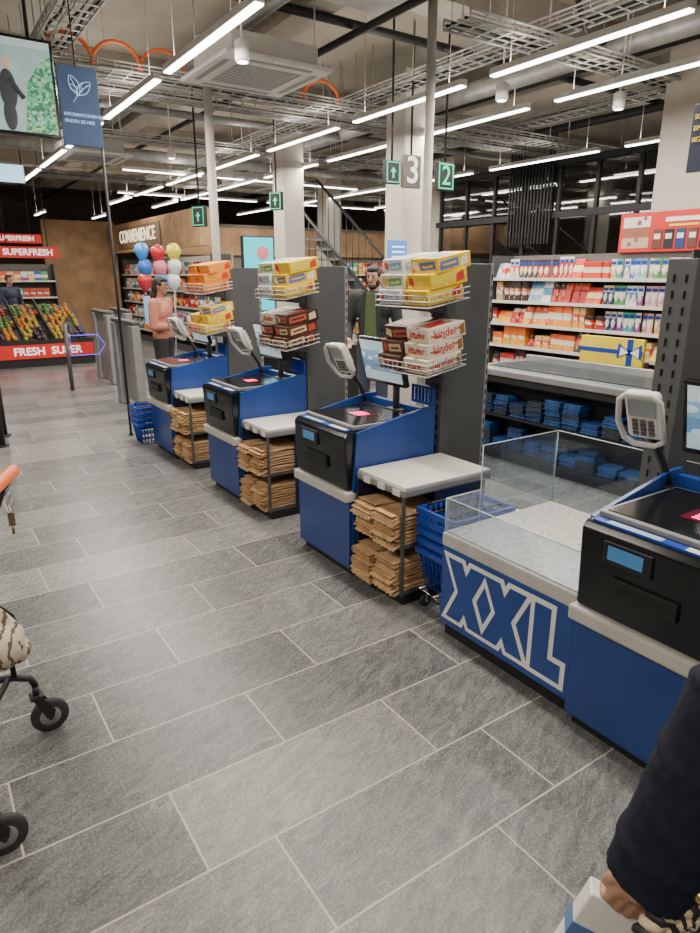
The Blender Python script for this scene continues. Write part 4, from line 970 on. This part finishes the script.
# ------------------------------------------------------------ shopping cart
ct=thing('shopping_cart','wire shopping cart with orange handle and black castors','shopping cart',(.10,2.13,0),rz=math.atan2(.39,-.92))
def caster(x,y,rr,a):
    b=B(); t=.014
    def put(b,n,m_,rot,z):
        o=bpy.data.objects.new(n,b.mesh(n,[m_])); COL.objects.link(o); o.parent=ct; o.location=(x,y,z); o.rotation_euler=rot
    b.lathe([(rr*.82,-t),(rr,-t*.6),(rr,t*.6),(rr*.82,t)],n=28); put(b,'wheel',RUBBER,(PI/2,0,a),rr)
    b=B(); b.lathe([(.01,-t*1.2),(rr*.55,-t*1.1),(rr*.62,-t*.6),(rr*.62,t*.6),(rr*.55,t*1.1),(.01,t*1.2)],n=20); put(b,'hub',MGREY,(PI/2,0,a),rr)
    b=B()
    for s in (-.022,.022): b.prism([(-.012,0),(.012,0),(.05,.09),(.02,.1),(-.02,.03)],s-.003,s+.003)
    b.box((.01,-.026,.09),(.06,.026,.105),bev=.004); b.cyl((.035,0,.10),(.035,0,.135),.012,n=12); b.cyl((0,-.028,0),(0,.028,0),.008,n=10)
    put(b,'wheel_fork',BLKM,(0,0,a),rr)
for y in (-.283,.283): caster(.0,y,.068,0.4)
for y in (-.2,.2): caster(.75,y,.068,0.2)
b=B()
for s in (-1,1):
    b.tube([(.035,s*.283,.20),(.05,s*.283,.235),(.10,s*.275,.25),(.75,s*.2,.27),(.79,s*.2,.21)],.013)
    b.tube([(.10,s*.275,.25),(.10,s*.27,.40),(.15,s*.26,.7),(.04,s*.28,.98),(.0,s*.28,1.045)],.010)
b.tube([(.12,-.27,.25),(.12,.27,.25)],.011); b.obj('chassis',BLKM,ct)
b=B()
def cp(u,v,w):
    x=.25+.70*u; hw=.26-.05*u; return (x,v*(hw-.04*(1-w)),.52+.12*u*(1-w)+(.42-.12*u+.12*u*w)*w)
for i in range(19):
    u=i/18
    b.tube([cp(u,-1,1),cp(u,-1,0),cp(u,1,0),cp(u,1,1)],.003,0,5)
for j in range(8):
    w=j/7; b.tube([cp(0,-1,w),cp(1,-1,w),cp(1,1,w),cp(0,1,w)],.004,0,5,True)
for j in range(1,8): v=-1+j/4; b.tube([cp(0,v,1),cp(0,v,0),cp(1,v,0),cp(1,v,1)],.003,0,5)
b.obj('wire_basket',CHROME,ct)
B().tube([(0,-.30,1.05),(0,.30,1.05)],.022,0,12).obj('handle',ORAN,ct)
B().box((-.035,.16,1.01),(.03,.24,1.08),bev=.01).obj('coin_lock',ORAN,ct)
b=B()
for i in range(7): b.torus((.022,-.28,1.02-i*.017),.0085,.0025,'y' if i%2 else 'x',n=10,k=5)
b.obj('lock_chain',CHROME,ct)
B().box((.012,-.284,.855),(.034,-.277,.905),bev=.002).cyl((.023,-.28,.825),(.023,-.28,.855),.005,n=8).obj('lock_key',M('key_brass',(.25,.19,.12),.35,.8),ct)
def weave():
    m,nt,p=_new('woven_cloth'); tc=nt.nodes.new('ShaderNodeTexCoord'); wv=nt.nodes.new('ShaderNodeTexWave'); wv.inputs['Scale'].default_value=11; wv.inputs['Distortion'].default_value=3; wv.inputs['Detail Scale'].default_value=3
    nt.links.new(tc.outputs['Object'],wv.inputs[0]); r=nt.nodes.new('ShaderNodeValToRGB'); e=r.color_ramp.elements; e[0].position=.12; e[0].color=(.12,.09,.07,1); e[1].position=.25; e[1].color=(.6,.5,.37,1)
    nt.links.new(wv.outputs[0],r.inputs[0]); nt.links.new(r.outputs[0],p.inputs['Base Color']); p.inputs['Roughness'].default_value=.85; return m
t=thing('woven_bag','beige woven cloth bag with dark stripes hanging off a cart','cloth bag',(0.11,2.40,.30),rz=math.atan2(.39,-.92))
b=B(); b.sph((.02,0,.10),(.075,.10,.085)); b.sph((-.01,-.05,.05),(.05,.06,.05)); b.cap((.03,.05,.12),.05,(.05,.0,.2),.02); b.cap((.0,-.04,.12),.05,(.03,-.03,.24),.018); fobj(b,'bag_body',weave(),.008,t,3)
B().tube([(-.02,-.08,.10),(-.01,-.06,.19),(.03,-.02,.27),(.06,.04,.2)],.008).obj('bag_handle',BLKM,t)
# ------------------------------------------------------------ promo sign at right
t=thing('hanging_promotion_board','dark blue hanging board with yellow lettering','sign board',(4.6,2.23,2.37))
B().box((0,0,0),(.03,.46,.42),bev=.003).obj('board',M('navy_board',(.012,.018,.05),.5),t)
YL=M('yellow_letters',(.85,.6,.05),.5,emit=.4)
for s,z in (('SCHNELL',.34),('EINFACH',.27),('BEZAHLEN',.20)): text(s,.042,(-.004,.445,z),FX,YL,t,align='LEFT')
for y in (.1,.35): B().cyl((.015,y,.42),(.015,y,1.88),.006,n=6).obj('hanger_rod',BLKM,t)
# ------------------------------------------------------------ world
w=bpy.data.worlds.new('w'); S.world=w; w.use_nodes=True
bg=w.node_tree.nodes['Background']; bg.inputs[0].default_value=(1,.93,.84,1); bg.inputs[1].default_value=.45
